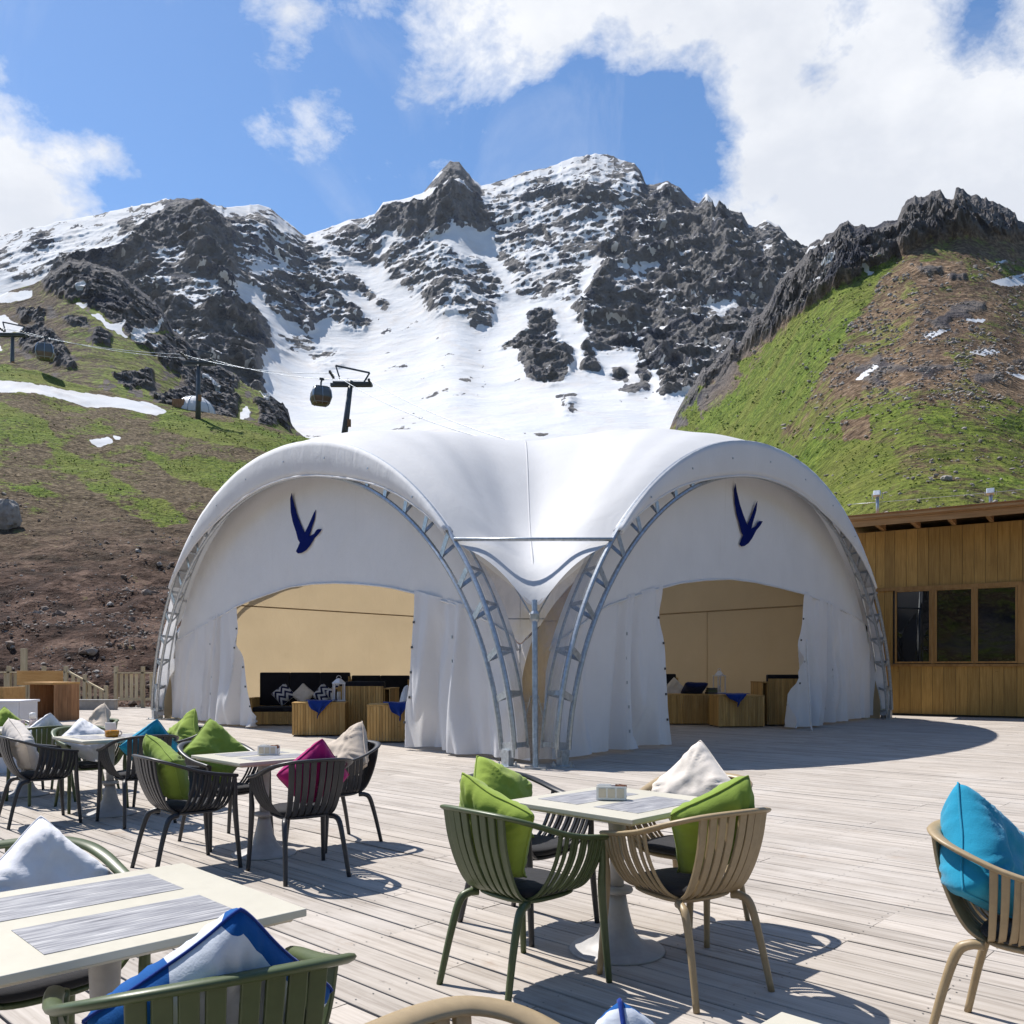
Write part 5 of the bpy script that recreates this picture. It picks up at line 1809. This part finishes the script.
bright = np.zeros(PX.shape)
for poly in ([(640, 470), (700, 395), (760, 342), (810, 306), (860, 272), (896, 256), (880, 280), (856, 318), (835, 355), (815, 385), (800, 410), (770, 440), (830, 470), (860, 500), (860, 700), (600, 700)], [(775, 455), (800, 442), (870, 438), (900, 460), (890, 490), (860, 500), (800, 490)]):
    bright[inpoly(QX, QY, poly)] = 1
bright = blur(bright, 6)
low = smooth(PY, 375, 420)
veg = .36 + .42 * bright + .24 * low - 1.1 * rock - .45 * scree + .5 * (fbm(np.stack([PX / 26, PY / 10, PX * 0], -1), 5, 55) - .5)
veg += 1.0 * smooth(PX, 740, 690) * smooth(PY, 330, 400) * (fbm(np.stack([PX / 11, PY / 9, PX * 0], -1), 4, 58) > .52)
veg[inpoly(QX, QY, [(840, 420), (872, 418), (868, 438), (842, 440)])] -= .4
snow = np.zeros(PX.shape)
for poly in ([(990, 282), (1024, 273), (1080, 272), (1080, 282), (1010, 287), (998, 285)], [(856, 380), (874, 366), (879, 369), (862, 381)], [(924, 334), (934, 331), (953, 328), (936, 335), (930, 340)], [(966, 353), (985, 349), (1001, 352), (985, 356)], [(1004, 372), (1040, 378), (1024, 380)],
             [(960, 320), (985, 318), (982, 322)], [(806, 287), (826, 283), (820, 287)], [(828, 268), (835, 262), (834, 268), (822, 276)], [(805, 250), (830, 245), (828, 249), (808, 253)], [(860, 270), (875, 272), (870, 275)], [(996, 262), (1006, 259), (1004, 263)]):
    snow[inpoly(PX + wob * .35, PY, poly)] = 1.1
rockb = blur(rock, 1)
fr_ = np.linspace(0, 1, P.shape[1])[None, :]
env = smooth(fr_, .02, .12) * np.clip((1 - fr_) / .05, .12, 1)
rg = ridged(np.stack([P[..., 0] * .06, P[..., 1] * .03, P[..., 2] * .022], -1), 6, 71, .62)
rg2 = ridged(P * np.array((.2, .15, .13)), 4, 72, .65)
cliff = blur(smooth(QY - ft, 4, -3), 3)
push = (cliff * (1 + 16 * rg + 9 * rg2) + (blur(rock, 3) - cliff).clip(0) * (1 + 5 * rg) + 4 * (fbm(P * .03, 4, 74) - .5) + .8 * (fbm(P * .3, 3, 75) - .5)) * env
push = push * np.interp(P[..., 1], [60, 400], [.15, 1])
P2 = P.copy()
hd = P[..., :2] / np.linalg.norm(P[..., :2], axis=-1, keepdims=True)
P2[..., :2] -= hd * push[..., None]
P2[..., 2] += (ridged(np.stack([PX * .10, PX * 0, PX * 0], -1), 4, 76) - .4) * 3.0 * smooth(fr_, .92, 1) * smooth(PX, 660, 720)
P2[..., 2] += (ridged(np.stack([PX * .055, PX * 0, PX * 0 + 4], -1), 4, 78) - .4) * 9 * smooth(fr_, .80, 1) * smooth(PX, 655, 690) * smooth(PX, 830, 770)
P3 = add_back(P2, 8, 160, 130)
tag(big_grid('hillside', P3, M['terr_ridge'], {'snow': ext(snow, 8), 'veg': ext(veg, 8), 'tone': ext(.35 + .65 * fbm(np.stack([PX / 40, PY / 18, PX * 0], -1), 3, 59), 8), 'rock': ext(np.clip(rockb, 0, 1), 8)}, smooth=ext(rockb, 8) < .35),
    'green and brown hillside under a dark crag at the right', 'hill', kind='structure')
HR, HRX, HRY, HRV = P2, PX, PY, veg - 2 * (snow > .2)

# --- the near bank on the left
crest_a = [(-420, 330), (-150, 352), (-20, 360), (12, 363), (40, 371), (62, 380), (110, 392), (150, 401), (200, 411), (250, 421), (300, 436), (340, 446), (400, 462), (480, 490), (560, 530), (640, 580), (720, 640)]
xs = np.arange(-420, 720, 2.0)


def prof_a(x, f):
    b = 32.4 + 12 * smooth(x, 230, 400)
    return np.interp(f, [0, .10, .22, .48, .68, .85, 1], [32.4, 34.5, 39, 52, 68, 88, 112]) + (b - 32.4) * (1 - f)


P, PX, PY = slope_sheet(xs, crest_a, 709, prof_a, 230, .85)
wob = 9 * (fbm(np.stack([PX / 20, PY / 14, PX * 0], -1), 4, 81) - .5) * 2
QX, QY = PX + wob, PY + wob * .6
g = np.zeros(PX.shape)
for poly in ([(50, 446), (72, 450), (100, 468), (130, 486), (172, 505), (192, 520), (165, 528), (125, 512), (95, 492), (68, 470)], [(150, 408), (200, 416), (250, 425), (310, 440), (292, 452), (250, 452), (200, 441), (165, 430)], [(148, 455), (200, 460), (262, 465), (252, 492), (215, 488), (170, 475)],
             [(-420, 400), (0, 405), (40, 416), (60, 440), (20, 440), (-420, 430)], [(-420, 330), (0, 362), (60, 376), (120, 392), (60, 388), (0, 380), (-420, 372)], [(20, 490), (60, 492), (40, 502)]):
    g[inpoly(QX, QY, poly)] = 1
g = blur(g, 3)
veg = -.02 + .50 * g + .38 * smooth(PY, 570, 440) + 1.1 * (fbm(np.stack([PX / 20, PY / 8, PX * 0], -1), 6, 83, .62) - .5)
snow = np.zeros(PX.shape)
for poly in ([(-420, 352), (0, 381), (50, 387), (100, 395), (150, 403), (168, 412), (152, 416), (120, 408), (80, 404), (55, 398), (40, 397), (0, 391), (-420, 372)], [(86, 440), (108, 437), (114, 442), (100, 446)], [(112, 434), (124, 438), (116, 440)]):
    snow[inpoly(PX + wob * .3, PY + wob * .12, poly)] = 1.1
snow = blur(snow, 1)
fr_ = np.linspace(0, 1, P.shape[1])[None, :]
env = smooth(fr_, .0, .05) * np.clip((1 - fr_) / .05, .1, 1)
P2 = P.copy()
lump = 1.1 * (fbm(P * .22, 5, 91, .6) - .5) + .9 * (ridged(P * .12, 5, 92) - .4) * smooth(PY, 480, 600)
P2[..., 2] += lump * env
P2[..., 1] -= 1.3 * (fbm(P * .5, 4, 93, .6) - .5) * env * smooth(PY, 480, 600)
P3 = add_back(P2, 8, 60, 26)
tag(big_grid('bank', P3, M['terr_bank'], {'snow': ext(snow, 8), 'veg': ext(veg, 8), 'tone': ext(smooth(PY, 600, 470), 8), 'rock': ext(np.zeros(PX.shape), 8)}),
    'brown earth bank with grass patches rising behind the deck at the left', 'hill', kind='structure')
HA, HAX, HAY, HAV = P2, PX, PY, veg - 2 * (gauss(snow, 2.) > .08)

# --- unseen valley side behind the viewer, added to darken the window reflections
th_ = np.linspace(R(178), R(372), 220)[:, None]
rr_ = np.linspace(140, 760, 60)[None, :]
Xv, Yv = rr_ * np.cos(th_), rr_ * np.sin(th_)
Zv = -2 + smooth(rr_, 150, 700) * (190 + 150 * (fbm(np.stack([np.cos(th_) * 2.2 + 0 * rr_, np.sin(th_) * 2.2 + 0 * rr_, 0 * rr_ + 0 * th_], -1), 4, 101) - .4)) * smooth(np.sin(th_ - R(178)) + 0 * rr_, -.25, .25)
Pv = np.stack([Xv, Yv, Zv + 14 * (fbm(np.stack([Xv * .02, Yv * .02, 0 * Xv], -1), 5, 103) - .5) * smooth(rr_, 150, 260)], -1)
tag(big_grid('unseen_valley_side', Pv, M['terr_ridge'], {'snow': np.zeros(Xv.shape), 'veg': .5 + .3 * (fbm(np.stack([Xv * .02, Yv * .02, Xv * 0], -1), 3, 104) - .5), 'tone': np.full(Xv.shape, .6), 'rock': (fbm(np.stack([Xv * .015, Yv * .015, Xv * 0], -1), 4, 105) > .58) * 1.}),
    'unseen green and rocky valley side behind the viewer, added for dark window reflections', 'hill', kind='structure')

# --- flat ground under everything
gm = MB()
gm.box((0, 700, -.40), (4400, 3000, .2))
tag(gm.build('ground', M['terr_bank']), 'bare earth ground round the deck and valley floor', 'ground', kind='structure')


# ------------------------------------------------------------------ mountain air
def haze():
    t = NT('mountain_air')
    v = t.n('VolumePrincipled', {'Color': (.72, .82, 1., 1.), 'Density': HAZE, 'Anisotropy': .2})
    t.t.links.new(v.outputs[0], t.out.inputs['Volume'])
    o = MB().box((0, 700, 549), (4600, 3400, 1101)).build('haze', t.m)
    tag(o, 'thin blue mountain air in front of the far peaks', 'haze', kind='stuff')


HAZE = .00003
if HAZE: haze()


# ------------------------------------------------------------------ stones
def rocks(name, pts, sizes, mat, label, seed):
    rng = np.random.default_rng(seed)
    bm = bmesh.new()
    bmesh.ops.create_icosphere(bm, subdivisions=1, radius=1)
    bv = np.array([v.co[:] for v in bm.verts])
    bf = [[v.index for v in f.verts] for f in bm.faces]
    bm.free()
    tmpl = []
    for i in range(8):
        v = bv * (1 + .55 * (rng.random((len(bv), 1)) - .5)) * rng.uniform((.7, .6, .4), (1.2, 1., .8))
        tmpl.append(v)
    n = len(pts)
    V = np.zeros((n, len(bv), 3))
    for i in range(n):
        a, b = rng.random(2) * 6.28
        m = np.array(Matrix.Rotation(a, 3, 'Z') @ Matrix.Rotation(b * .12, 3, 'X'))
        V[i] = (tmpl[i % 8] @ m.T) * sizes[i] + pts[i]
    mb = MB()
    mb.v = [V.reshape(-1, 3)]
    k = len(bv)
    mb.f = [tuple(j + i * k for j in f) for i in range(n) for f in bf]
    mb.n = n * k
    o = mb.build(name, mat, auto=False)
    return tag(o, label, 'stones', kind='stuff')


def stone_mat(lift=1.):
    t = NT('loose_stone')
    rnd = t.n('NewGeometry').outputs['Random Per Island']
    c = t.ramp(rnd, [(0., (.10, .062, .048)), (.35, (.16, .11, .085)), (.6, (.24, .19, .16)), (.85, (.34, .31, .28)), (1., (.46, .44, .41))])
    if lift > 1: c = t.mix(.6, c, (.40, .37, .34))
    n = t.noise(t.co(), 6, 4)
    c = t.mix(.4, c, t.ramp(n, [(.3, (.08, .06, .05)), (.7, (.4, .36, .32))]))
    return t.end(t.bsdf(c, .9, t.bump(n, .4, .03), **{'Specular IOR Level': .1}))


M['loose'], M['loose_grey'] = stone_mat(), stone_mat(2.)
rng = np.random.default_rng(5)
w = np.exp(-((HAY - 640) / 120.) ** 2) * ((HAX > -120) & (HAX < 330)) * (HAY > 440) * (.15 + (fbm(np.stack([HAX / 25, HAY / 12, HAX * 0], -1), 3, 7) > .5))
w = (w / w.sum()).ravel()
ids = rng.choice(w.size, 9500, p=w)
pts = HA.reshape(-1, 3)[ids] + rng.normal(size=(9500, 3)) * (.18, .18, .02)
sz = .028 + .09 * rng.random(9500) ** 4 + .20 * (rng.random(9500) > .992)
rocks('rubble', pts, sz, M['loose'], 'loose brown and grey stones strewn over the earth bank', 1)
w = ((HRX > 690) & (HRX < 1080) & (HRY > 262) & (HRY < 515)) * (.10 + .5 * (np.abs(HRY - 360) < 40) * (HRX > 800) + .25 * (HRY < 330) * (HRX > 860)) * (fbm(np.stack([HRX / 20, HRY / 9, HRX * 0], -1), 3, 9) > .47)
w = w / HR[..., 1] ** .5 * (1 - .8 * bright)
w = (w / w.sum()).ravel()
ids = rng.choice(w.size, 3000, p=w)
pts = HR.reshape(-1, 3)[ids] + rng.normal(size=(3000, 3)) * (.5, .5, .05)
sz = (.0012 + .0022 * rng.random(3000) ** 3) * pts[:, 1] + .05
rocks('scree', pts, sz, M['loose_grey'], 'grey stones scattered over the grassy hillside', 2)


def tuft_mat():
    t = NT('grass_tuft')
    rnd = t.n('NewGeometry').outputs['Random Per Island']
    c = t.ramp(rnd, [(0., (.055, .09, .011)), (.5, (.10, .15, .018)), (.85, (.15, .195, .035)), (1., (.20, .18, .07))])
    return t.end(t.bsdf(c, .95, t.bump(t.noise(t.co(), 9, 4), .6, .03), **{'Specular IOR Level': .05}))


M['tuft'] = tuft_mat()
for H_, HX_, HY_, HV_, xr, yr, n_, k_, lab_, sd_ in (
        (HR, HRX, HRY, HRV, (660, 1080), (255, 512), 6500, .0013, 'dark green tufts and low shrubs dotted over the right hillside', 3),
        (HA, HAX, HAY, HAV, (-60, 320), (365, 600), 3600, .0009, 'green grass tufts dotted over the upper earth bank at the left', 4)):
    w = ((HX_ > xr[0]) & (HX_ < xr[1]) & (HY_ > yr[0]) & (HY_ < yr[1])) * np.clip(HV_ - .25, 0, .6) * (.2 + (fbm(np.stack([HX_ / 16, HY_ / 7, HX_ * 0], -1), 4, 20 + sd_) > .5))
    w = (w / w.sum()).ravel()
    ids = rng.choice(w.size, n_, p=w)
    pts = H_.reshape(-1, 3)[ids] + rng.normal(size=(n_, 3)) * (.004, .004, .0003) * H_.reshape(-1, 3)[ids][:, 1:2]
    sz = k_ * pts[:, 1] * (.45 + .9 * rng.random(n_) ** 3)
    tf = rocks('grass_tufts', pts, sz, M['tuft'], lab_, sd_)


def boulder(name, loc, s, seed, lab, group=None):
    bm = bmesh.new()
    bmesh.ops.create_icosphere(bm, subdivisions=4, radius=1)
    v = np.array([q.co[:] for q in bm.verts])
    n = ridged(v * .9 + seed, 4, seed) - .4
    v2 = v * (1 + .35 * n[:, None]) * np.array(s)
    v2 = np.sign(v2) * np.minimum(np.abs(v2), np.array(s) * .92)
    for q, c in zip(bm.verts, v2):
        q.co = c
    me = bpy.data.meshes.new(name)
    bm.to_mesh(me)
    bm.free()
    me.materials.append(M['stone'])
    o = bpy.data.objects.new(name, me)
    COL.objects.link(o)
    o.location = loc
    return tag(o, lab, 'boulder', group)


def on(H, HX, HY, px, py):
    i = np.argmin(((HX - px) ** 2 + (HY - py) ** 2))
    return H.reshape(-1, 3)[i]


p = on(HA, HAX, HAY, 4, 528)
boulder('boulder', (p[0], p[1], p[2] + .75), (.95, .8, 1.15), 3, 'large pale boulder on the earth bank at the left picture edge')
p = on(HR, HRX, HRY, 946, 480)
boulder('boulder', (p[0], p[1], p[2] + .25), (.95, .6, .5), 5, 'grey boulder on the green slope above the timber roof')

# ------------------------------------------------------------------ cable car
def pylon(px, ytop, Yd, zb, tilt, lab, arm=2.1, w=.30):
    zt = zat(ytop, Yd)
    h = zt - zb
    root = thing('cable_car_pylon', lab, 'pylon', (at(px, Yd), Yd, zb), 0, 'cable car pylons on the mountain')
    mb = MB()
    dxy = tilt
    mb.tube([(0, 0, 0), (dxy * .5, 0, h * .5), (dxy, 0, h)], [w * 1.25, w * 1.05, w * .85], 12)
    mb.build('shaft', M['pylon'], root, True)
    sl = -.20
    mb = MB()
    mb.beam((dxy - arm, 0, h - sl * -arm * 1 + 0.0 - .0 + (-sl) * 0), (dxy + arm, 0, h + sl * arm), .5, .32)
    mb.beam((dxy - arm * .85, -.5, h + .2 - sl * -arm * .85 - .1), (dxy + arm * .95, -.5, h + sl * arm + .1), .12, .16)
    mb.build('cross_arm', M['pylon'], root)
    fr = MB()
    a0, a1 = (dxy - arm * .55, 0, h + .11 * arm), (dxy + arm * .6, 0, h - .12 * arm)
    b0, b1 = (dxy - arm * .75, 0, h + 1.3 + .15 * arm), (dxy + arm * .92, 0, h + 1.25 - .18 * arm)
    fr.beam(a0, b0, .14, .14)
    fr.beam(a1, b1, .14, .14)
    fr.beam(b0, b1, .14, .16)
    fr.build('service_frame', M['pylon'], root)
    for s in (-1, 1):
        sv = MB()
        for k in range(5):
            sv.tube([(dxy + s * arm * .95 - .1, -.9 + .45 * k, h - .2 * s * arm + .25), (dxy + s * arm * .95 + .1, -.9 + .45 * k, h - .2 * s * arm + .25)], .16, 10)
        sv.build('sheave_row', M['dark_metal'], root)
    bx = MB().box((dxy * .55 + w * .9, -.2, h * .42), (.35, .3, .75))
    bx.build('orange_box', M['cab_wood'], root)
    return (root.location.x + dxy, Yd, zt)


t1 = pylon(342, 381, 92, 24.0, .95, 'dark steel cable car pylon rising behind the tent', 2.15)
t2 = pylon(198, 361, 108, 31.5, .1, 'middle cable car pylon standing beside the white dome', 1.9, .28)
t3 = pylon(12, 333, 126, 42.0, .1, 'far cable car pylon near the left picture edge', 1.9, .26)
t0 = (at(-300, 150), 150, zat(262, 150))
tl = (at(520, 60), 60, zat(452, 60))


def rope(off, lab):
    P = []
    pts = [t0, t3, t2, t1, tl]
    for a, b in zip(pts[:-1], pts[1:]):
        a, b = np.array(a) + off, np.array(b) + off
        for t in np.linspace(0, 1, 24, endpoint=False):
            P.append(a + (b - a) * t - np.array((0, 0, .7 * 4 * t * (1 - t))))
    P.append(np.array(tl) + off)
    tag(MB().tube(P, .03, 5).build('haul_rope', M['galv'], None, True), lab, 'cable', 'haul ropes of the cable car')


rope(np.array((-1.9, -.2, .75)), 'haul rope of the cable car, on the cabin side of the pylons')
rope(np.array((1.9, -.2, .05)), 'haul rope of the cable car, on the side of the pylons away from the cabins')


def gondola(px, py, Yd, s, lab):
    root = thing('gondola_cabin', lab, 'gondola', (at(px, Yd), Yd, zat(py, Yd)), R(24), 'gondola cabins of the cable car')
    n = 8
    prof = [(.62, -1.0), (.90, -.82), (1.10, -.25), (1.02, .45), (.80, .92), (.5, 1.0)]
    mb = MB()
    def ring(k, z):
        a = np.linspace(0, 2 * np.pi, 28, endpoint=False)
        c, si = np.cos(a), np.sin(a)
        return np.stack([s * k * np.sign(c) * np.abs(c) ** .45, s * k * .92 * np.sign(si) * np.abs(si) ** .45, np.full(28, s * z)], 1)
    V = np.concatenate([ring(k, z) for k, z in prof])
    f = [(i * 28 + j, i * 28 + (j + 1) % 28, (i + 1) * 28 + (j + 1) % 28, (i + 1) * 28 + j) for i in range(len(prof) - 1) for j in range(28)]
    f += [tuple(range(28))[::-1], tuple((len(prof) - 1) * 28 + j for j in range(28))]
    mb.add(V, f).build('cabin', M['gond_glass'], root, True)
    fr = MB()
    for q in ((1, 1), (1, -1), (-1, 1), (-1, -1)):
        fr.tube([(q[0] * s * k * .93, q[1] * s * k * .86, s * z) for k, z in prof], .06 * s, 6)
    for sy in (-1, 1):
        fr.tube([(0, sy * s * k * .95, s * z) for k, z in prof], .045 * s, 6)
    for k, z in (prof[1], prof[4]):
        r_ = ring(k * 1.01, z)
        fr.tube(np.vstack([r_, r_[:1]]), .05 * s, 6, cap=False)
    fr.build('frame', M['galv'], root)
    sk = MB()
    r1, r2, r3 = ring(1.115, -.25), ring(.93, -.82), ring(.63, -1.02)
    sk.add(np.concatenate([r1, r2, r3]), [(i * 28 + j, i * 28 + (j + 1) % 28, (i + 1) * 28 + (j + 1) % 28, (i + 1) * 28 + j) for i in (0, 1) for j in range(28)])
    sk.build('lower_panel', M['gond_panel'], root, True)
    hg = MB()
    hg.tube([(0, 0, s * 1.0), (0, 0, s * 1.5), (.12 * s, 0, s * 1.9)], .10 * s, 8)
    hg.box((.1 * s, 0, s * 1.92), (.5 * s, .22 * s, .22 * s))
    hg.box((0, 0, s * 1.06), (.9 * s, .5 * s, .12 * s))
    hg.build('hanger', M['dark_metal'], root)


M['gond_glass'] = glass('gondola_glass', (.13, .145, .155), .12)
M['gond_panel'] = plain('gondola_panel', (.20, .15, .12), .4, .3, 1.2, .05)
gondola(321, 396, 88, .90, 'gondola cabin hanging in front of the snowfield, left of the pylon')
gondola(45, 352, 112, 1.0, 'distant gondola cabin hanging beside the far left pylon')

dome = thing('dome_tent', 'small white dome tent on the crest of the earth bank', 'dome', (at(195, 114), 114, zat(416, 114)))
mb = MB()
th = np.linspace(0, math.pi / 2, 9)
mb.lathe([(2.65 * math.cos(t) + .0, 2.5 * math.sin(t)) for t in th[:-1]] + [(.05, 2.5)], 24)
mb.build('membrane', M['pvc_white'], dome)
rb = MB()
for k in range(6):
    a = k * math.pi / 6
    tt = np.linspace(0, math.pi, 17)
    rb.tube(np.stack([2.68 * np.cos(tt) * math.cos(a), 2.68 * np.cos(tt) * math.sin(a), 2.53 * np.sin(tt)], 1), .05, 5)
rb.build('rib', M['galv'], dome, True)
dd = MB().box((-1.3, -2.0, .75), (1.5, .9, 1.5))
dd.build('entrance', M['cab_wood'], dome)


# ------------------------------------------------------------------ sky, sun, camera
def sky():
    w = bpy.data.worlds.new('World')
    SC.world = w
    w.use_nodes = True
    t = w.node_tree
    t.nodes.clear()
    N = lambda typ, **kw: (lambda nd: ([setattr(nd, k, v) for k, v in kw.items()], nd)[1])(t.nodes.new('ShaderNode' + typ))
    L = lambda a, b: t.links.new(a, b)
    out = N('OutputWorld')
    bg = N('Background')
    st = N('TexSky', sky_type='NISHITA')
    st.sun_disc = False
    st.sun_elevation = R(SUN_EL)
    st.sun_rotation = R(SUN_ROT)
    st.altitude = 1500
    st.air_density, st.dust_density, st.ozone_density = 1.0, .6, 1.2
    tc = N('TexCoord')
    nrm = N('VectorMath', operation='NORMALIZE')
    L(tc.outputs['Generated'], nrm.inputs[0])

    def math_(op, a, b=None, clamp=False):
        m = N('Math', operation=op, use_clamp=clamp)
        for i, v in enumerate((a, b)):
            if v is None: continue
            if isinstance(v, (int, float)): m.inputs[i].default_value = v
            else: L(v, m.inputs[i])
        return m.outputs[0]

    def noise(scale, detail, rough, stretch=(1, 1, 1.6), dist=0.):
        mp = N('Mapping')
        mp.inputs['Scale'].default_value = stretch
        L(nrm.outputs[0], mp.inputs['Vector'])
        n = N('TexNoise')
        L(mp.outputs[0], n.inputs['Vector'])
        n.inputs['Scale'].default_value = scale
        n.inputs['Detail'].default_value = detail
        n.inputs['Roughness'].default_value = rough
        n.inputs['Distortion'].default_value = dist
        return n.outputs['Fac']
    nb, nf = noise(4.6, 12, .64, dist=.35), noise(15, 10, .68, dist=.2)
    tot = None
    for (px, py, r, s) in CLOUDS:
        c = Vector(((px - 512) / F, 1, -(py - YH) / F)).normalized()
        d = N('VectorMath', operation='DISTANCE')
        L(nrm.outputs[0], d.inputs[0])
        d.inputs[1].default_value = c
        v = math_('MULTIPLY', math_('SUBTRACT', 1.0, math_('DIVIDE', d.outputs['Value'], r / F), True), s)
        tot = v if tot is None else (math_('MAXIMUM', tot, v) if s > 0 else math_('ADD', tot, v))
    f = math_('ADD', tot, math_('MULTIPLY', math_('SUBTRACT', nb, .5), 2.3))
    f = math_('ADD', f, math_('MULTIPLY', math_('SUBTRACT', nf, .5), 1.25))
    wisp = math_('MULTIPLY', math_('SUBTRACT', noise(3.1, 10, .62, (1.6, 1., .9), .8), .52), 4., True)
    wisp = math_('MULTIPLY', wisp, math_('MULTIPLY', noise(11, 8, .7, dist=.6), .55))
    rp = N('ValToRGB')
    e = rp.color_ramp.elements
    e[0].position, e[0].color = .24, (0, 0, 0, 1)
    e[1].position, e[1].color = .74, (1, 1, 1, 1)
    e2 = e.new(.46)
    e2.color = (.45, .45, .45, 1)
    L(f, rp.inputs[0])
    # cloud tone: bright rims, slightly grey bodies
    cr = N('ValToRGB')
    k = cr.color_ramp.elements
    k[0].position, k[0].color = .38, (CL[0] * .80, CL[1] * .82, CL[2] * .86, 1)
    k[1].position, k[1].color = .62, (CL[0], CL[1], CL[2], 1)
    L(noise(5.5, 7, .6), cr.inputs[0])
    mx = N('MixRGB')
    L(math_('MAXIMUM', rp.outputs[0], wisp), mx.inputs[0])
    gam = N('HueSaturation')
    gam.inputs['Saturation'].default_value = 1.2
    L(st.outputs[0], gam.inputs['Color'])
    L(gam.outputs[0], mx.inputs[1])
    L(cr.outputs[0], mx.inputs[2])
    L(mx.outputs[0], bg.inputs['Color'])
    bg.inputs['Strength'].default_value = SKY_S
    L(bg.outputs[0], out.inputs['Surface'])


SUN_EL, SUN_S, SKY_S = 58., 4.9, .115
sx, sy = -.77, .64                                  # the sun stands behind the tent, to the left
SUN_ROT = math.degrees(math.atan2(sx, sy))
CL = (5.7, 5.8, 6.0)
CLOUDS = [(900, 120, 330, 1.35), (780, 60, 230, 1.15), (820, 190, 190, 1.2), (1000, 200, 260, 1.3), (560, 20, 160, 1.0), (470, 45, 95, .85), (640, 5, 200, 1.0), (620, 80, 55, .65), (720, 210, 60, .7),
          (20, 200, 100, 1.15), (60, 172, 62, .85), (-60, 170, 110, 1.1), (104, 150, 40, .75), (0, 70, 40, .5), (290, 10, 50, .6), (265, 130, 30, .32), (310, 118, 36, .30), (490, 150, 60, .42), (150, 95, 40, .4), (375, 0, 50, .45),
          (635, 150, 110, -.95), (560, 150, 80, -.75), (690, 125, 60, -.6), (985, 15, 62, -.9), (815, 72, 34, -.45), (860, 0, 40, -.4)]
sky()
sun = bpy.data.lights.new('sun', 'SUN')
sun.energy, sun.angle, sun.color = SUN_S, R(.53), (1.0, .955, .89)
so = bpy.data.objects.new('sun', sun)
COL.objects.link(so)
ce = math.cos(R(SUN_EL))
h_ = math.hypot(sx, sy)
so.rotation_euler = Vector((sx / h_ * ce, sy / h_ * ce, math.sin(R(SUN_EL)))).to_track_quat('Z', 'Y').to_euler()
cam = bpy.data.cameras.new('camera')
cam.sensor_width = 36
cam.lens = F / 1024 * 36
cam.shift_y = (YH - 512) / 1024
cam.clip_start, cam.clip_end = .05, 8000
co_ = bpy.data.objects.new('camera', cam)
COL.objects.link(co_)
co_.location, co_.rotation_euler = (0, 0, CH), (R(90), 0, 0)
SC.camera = co_
SC.view_settings.view_transform = 'Standard'
SC.view_settings.look = 'None'
SC.view_settings.exposure, SC.view_settings.gamma = .58, 1
SC.cycles.use_denoising = True
SC.cycles.max_bounces = 8
SC.cycles.transparent_max_bounces = 12
SC.cycles.use_adaptive_sampling = True
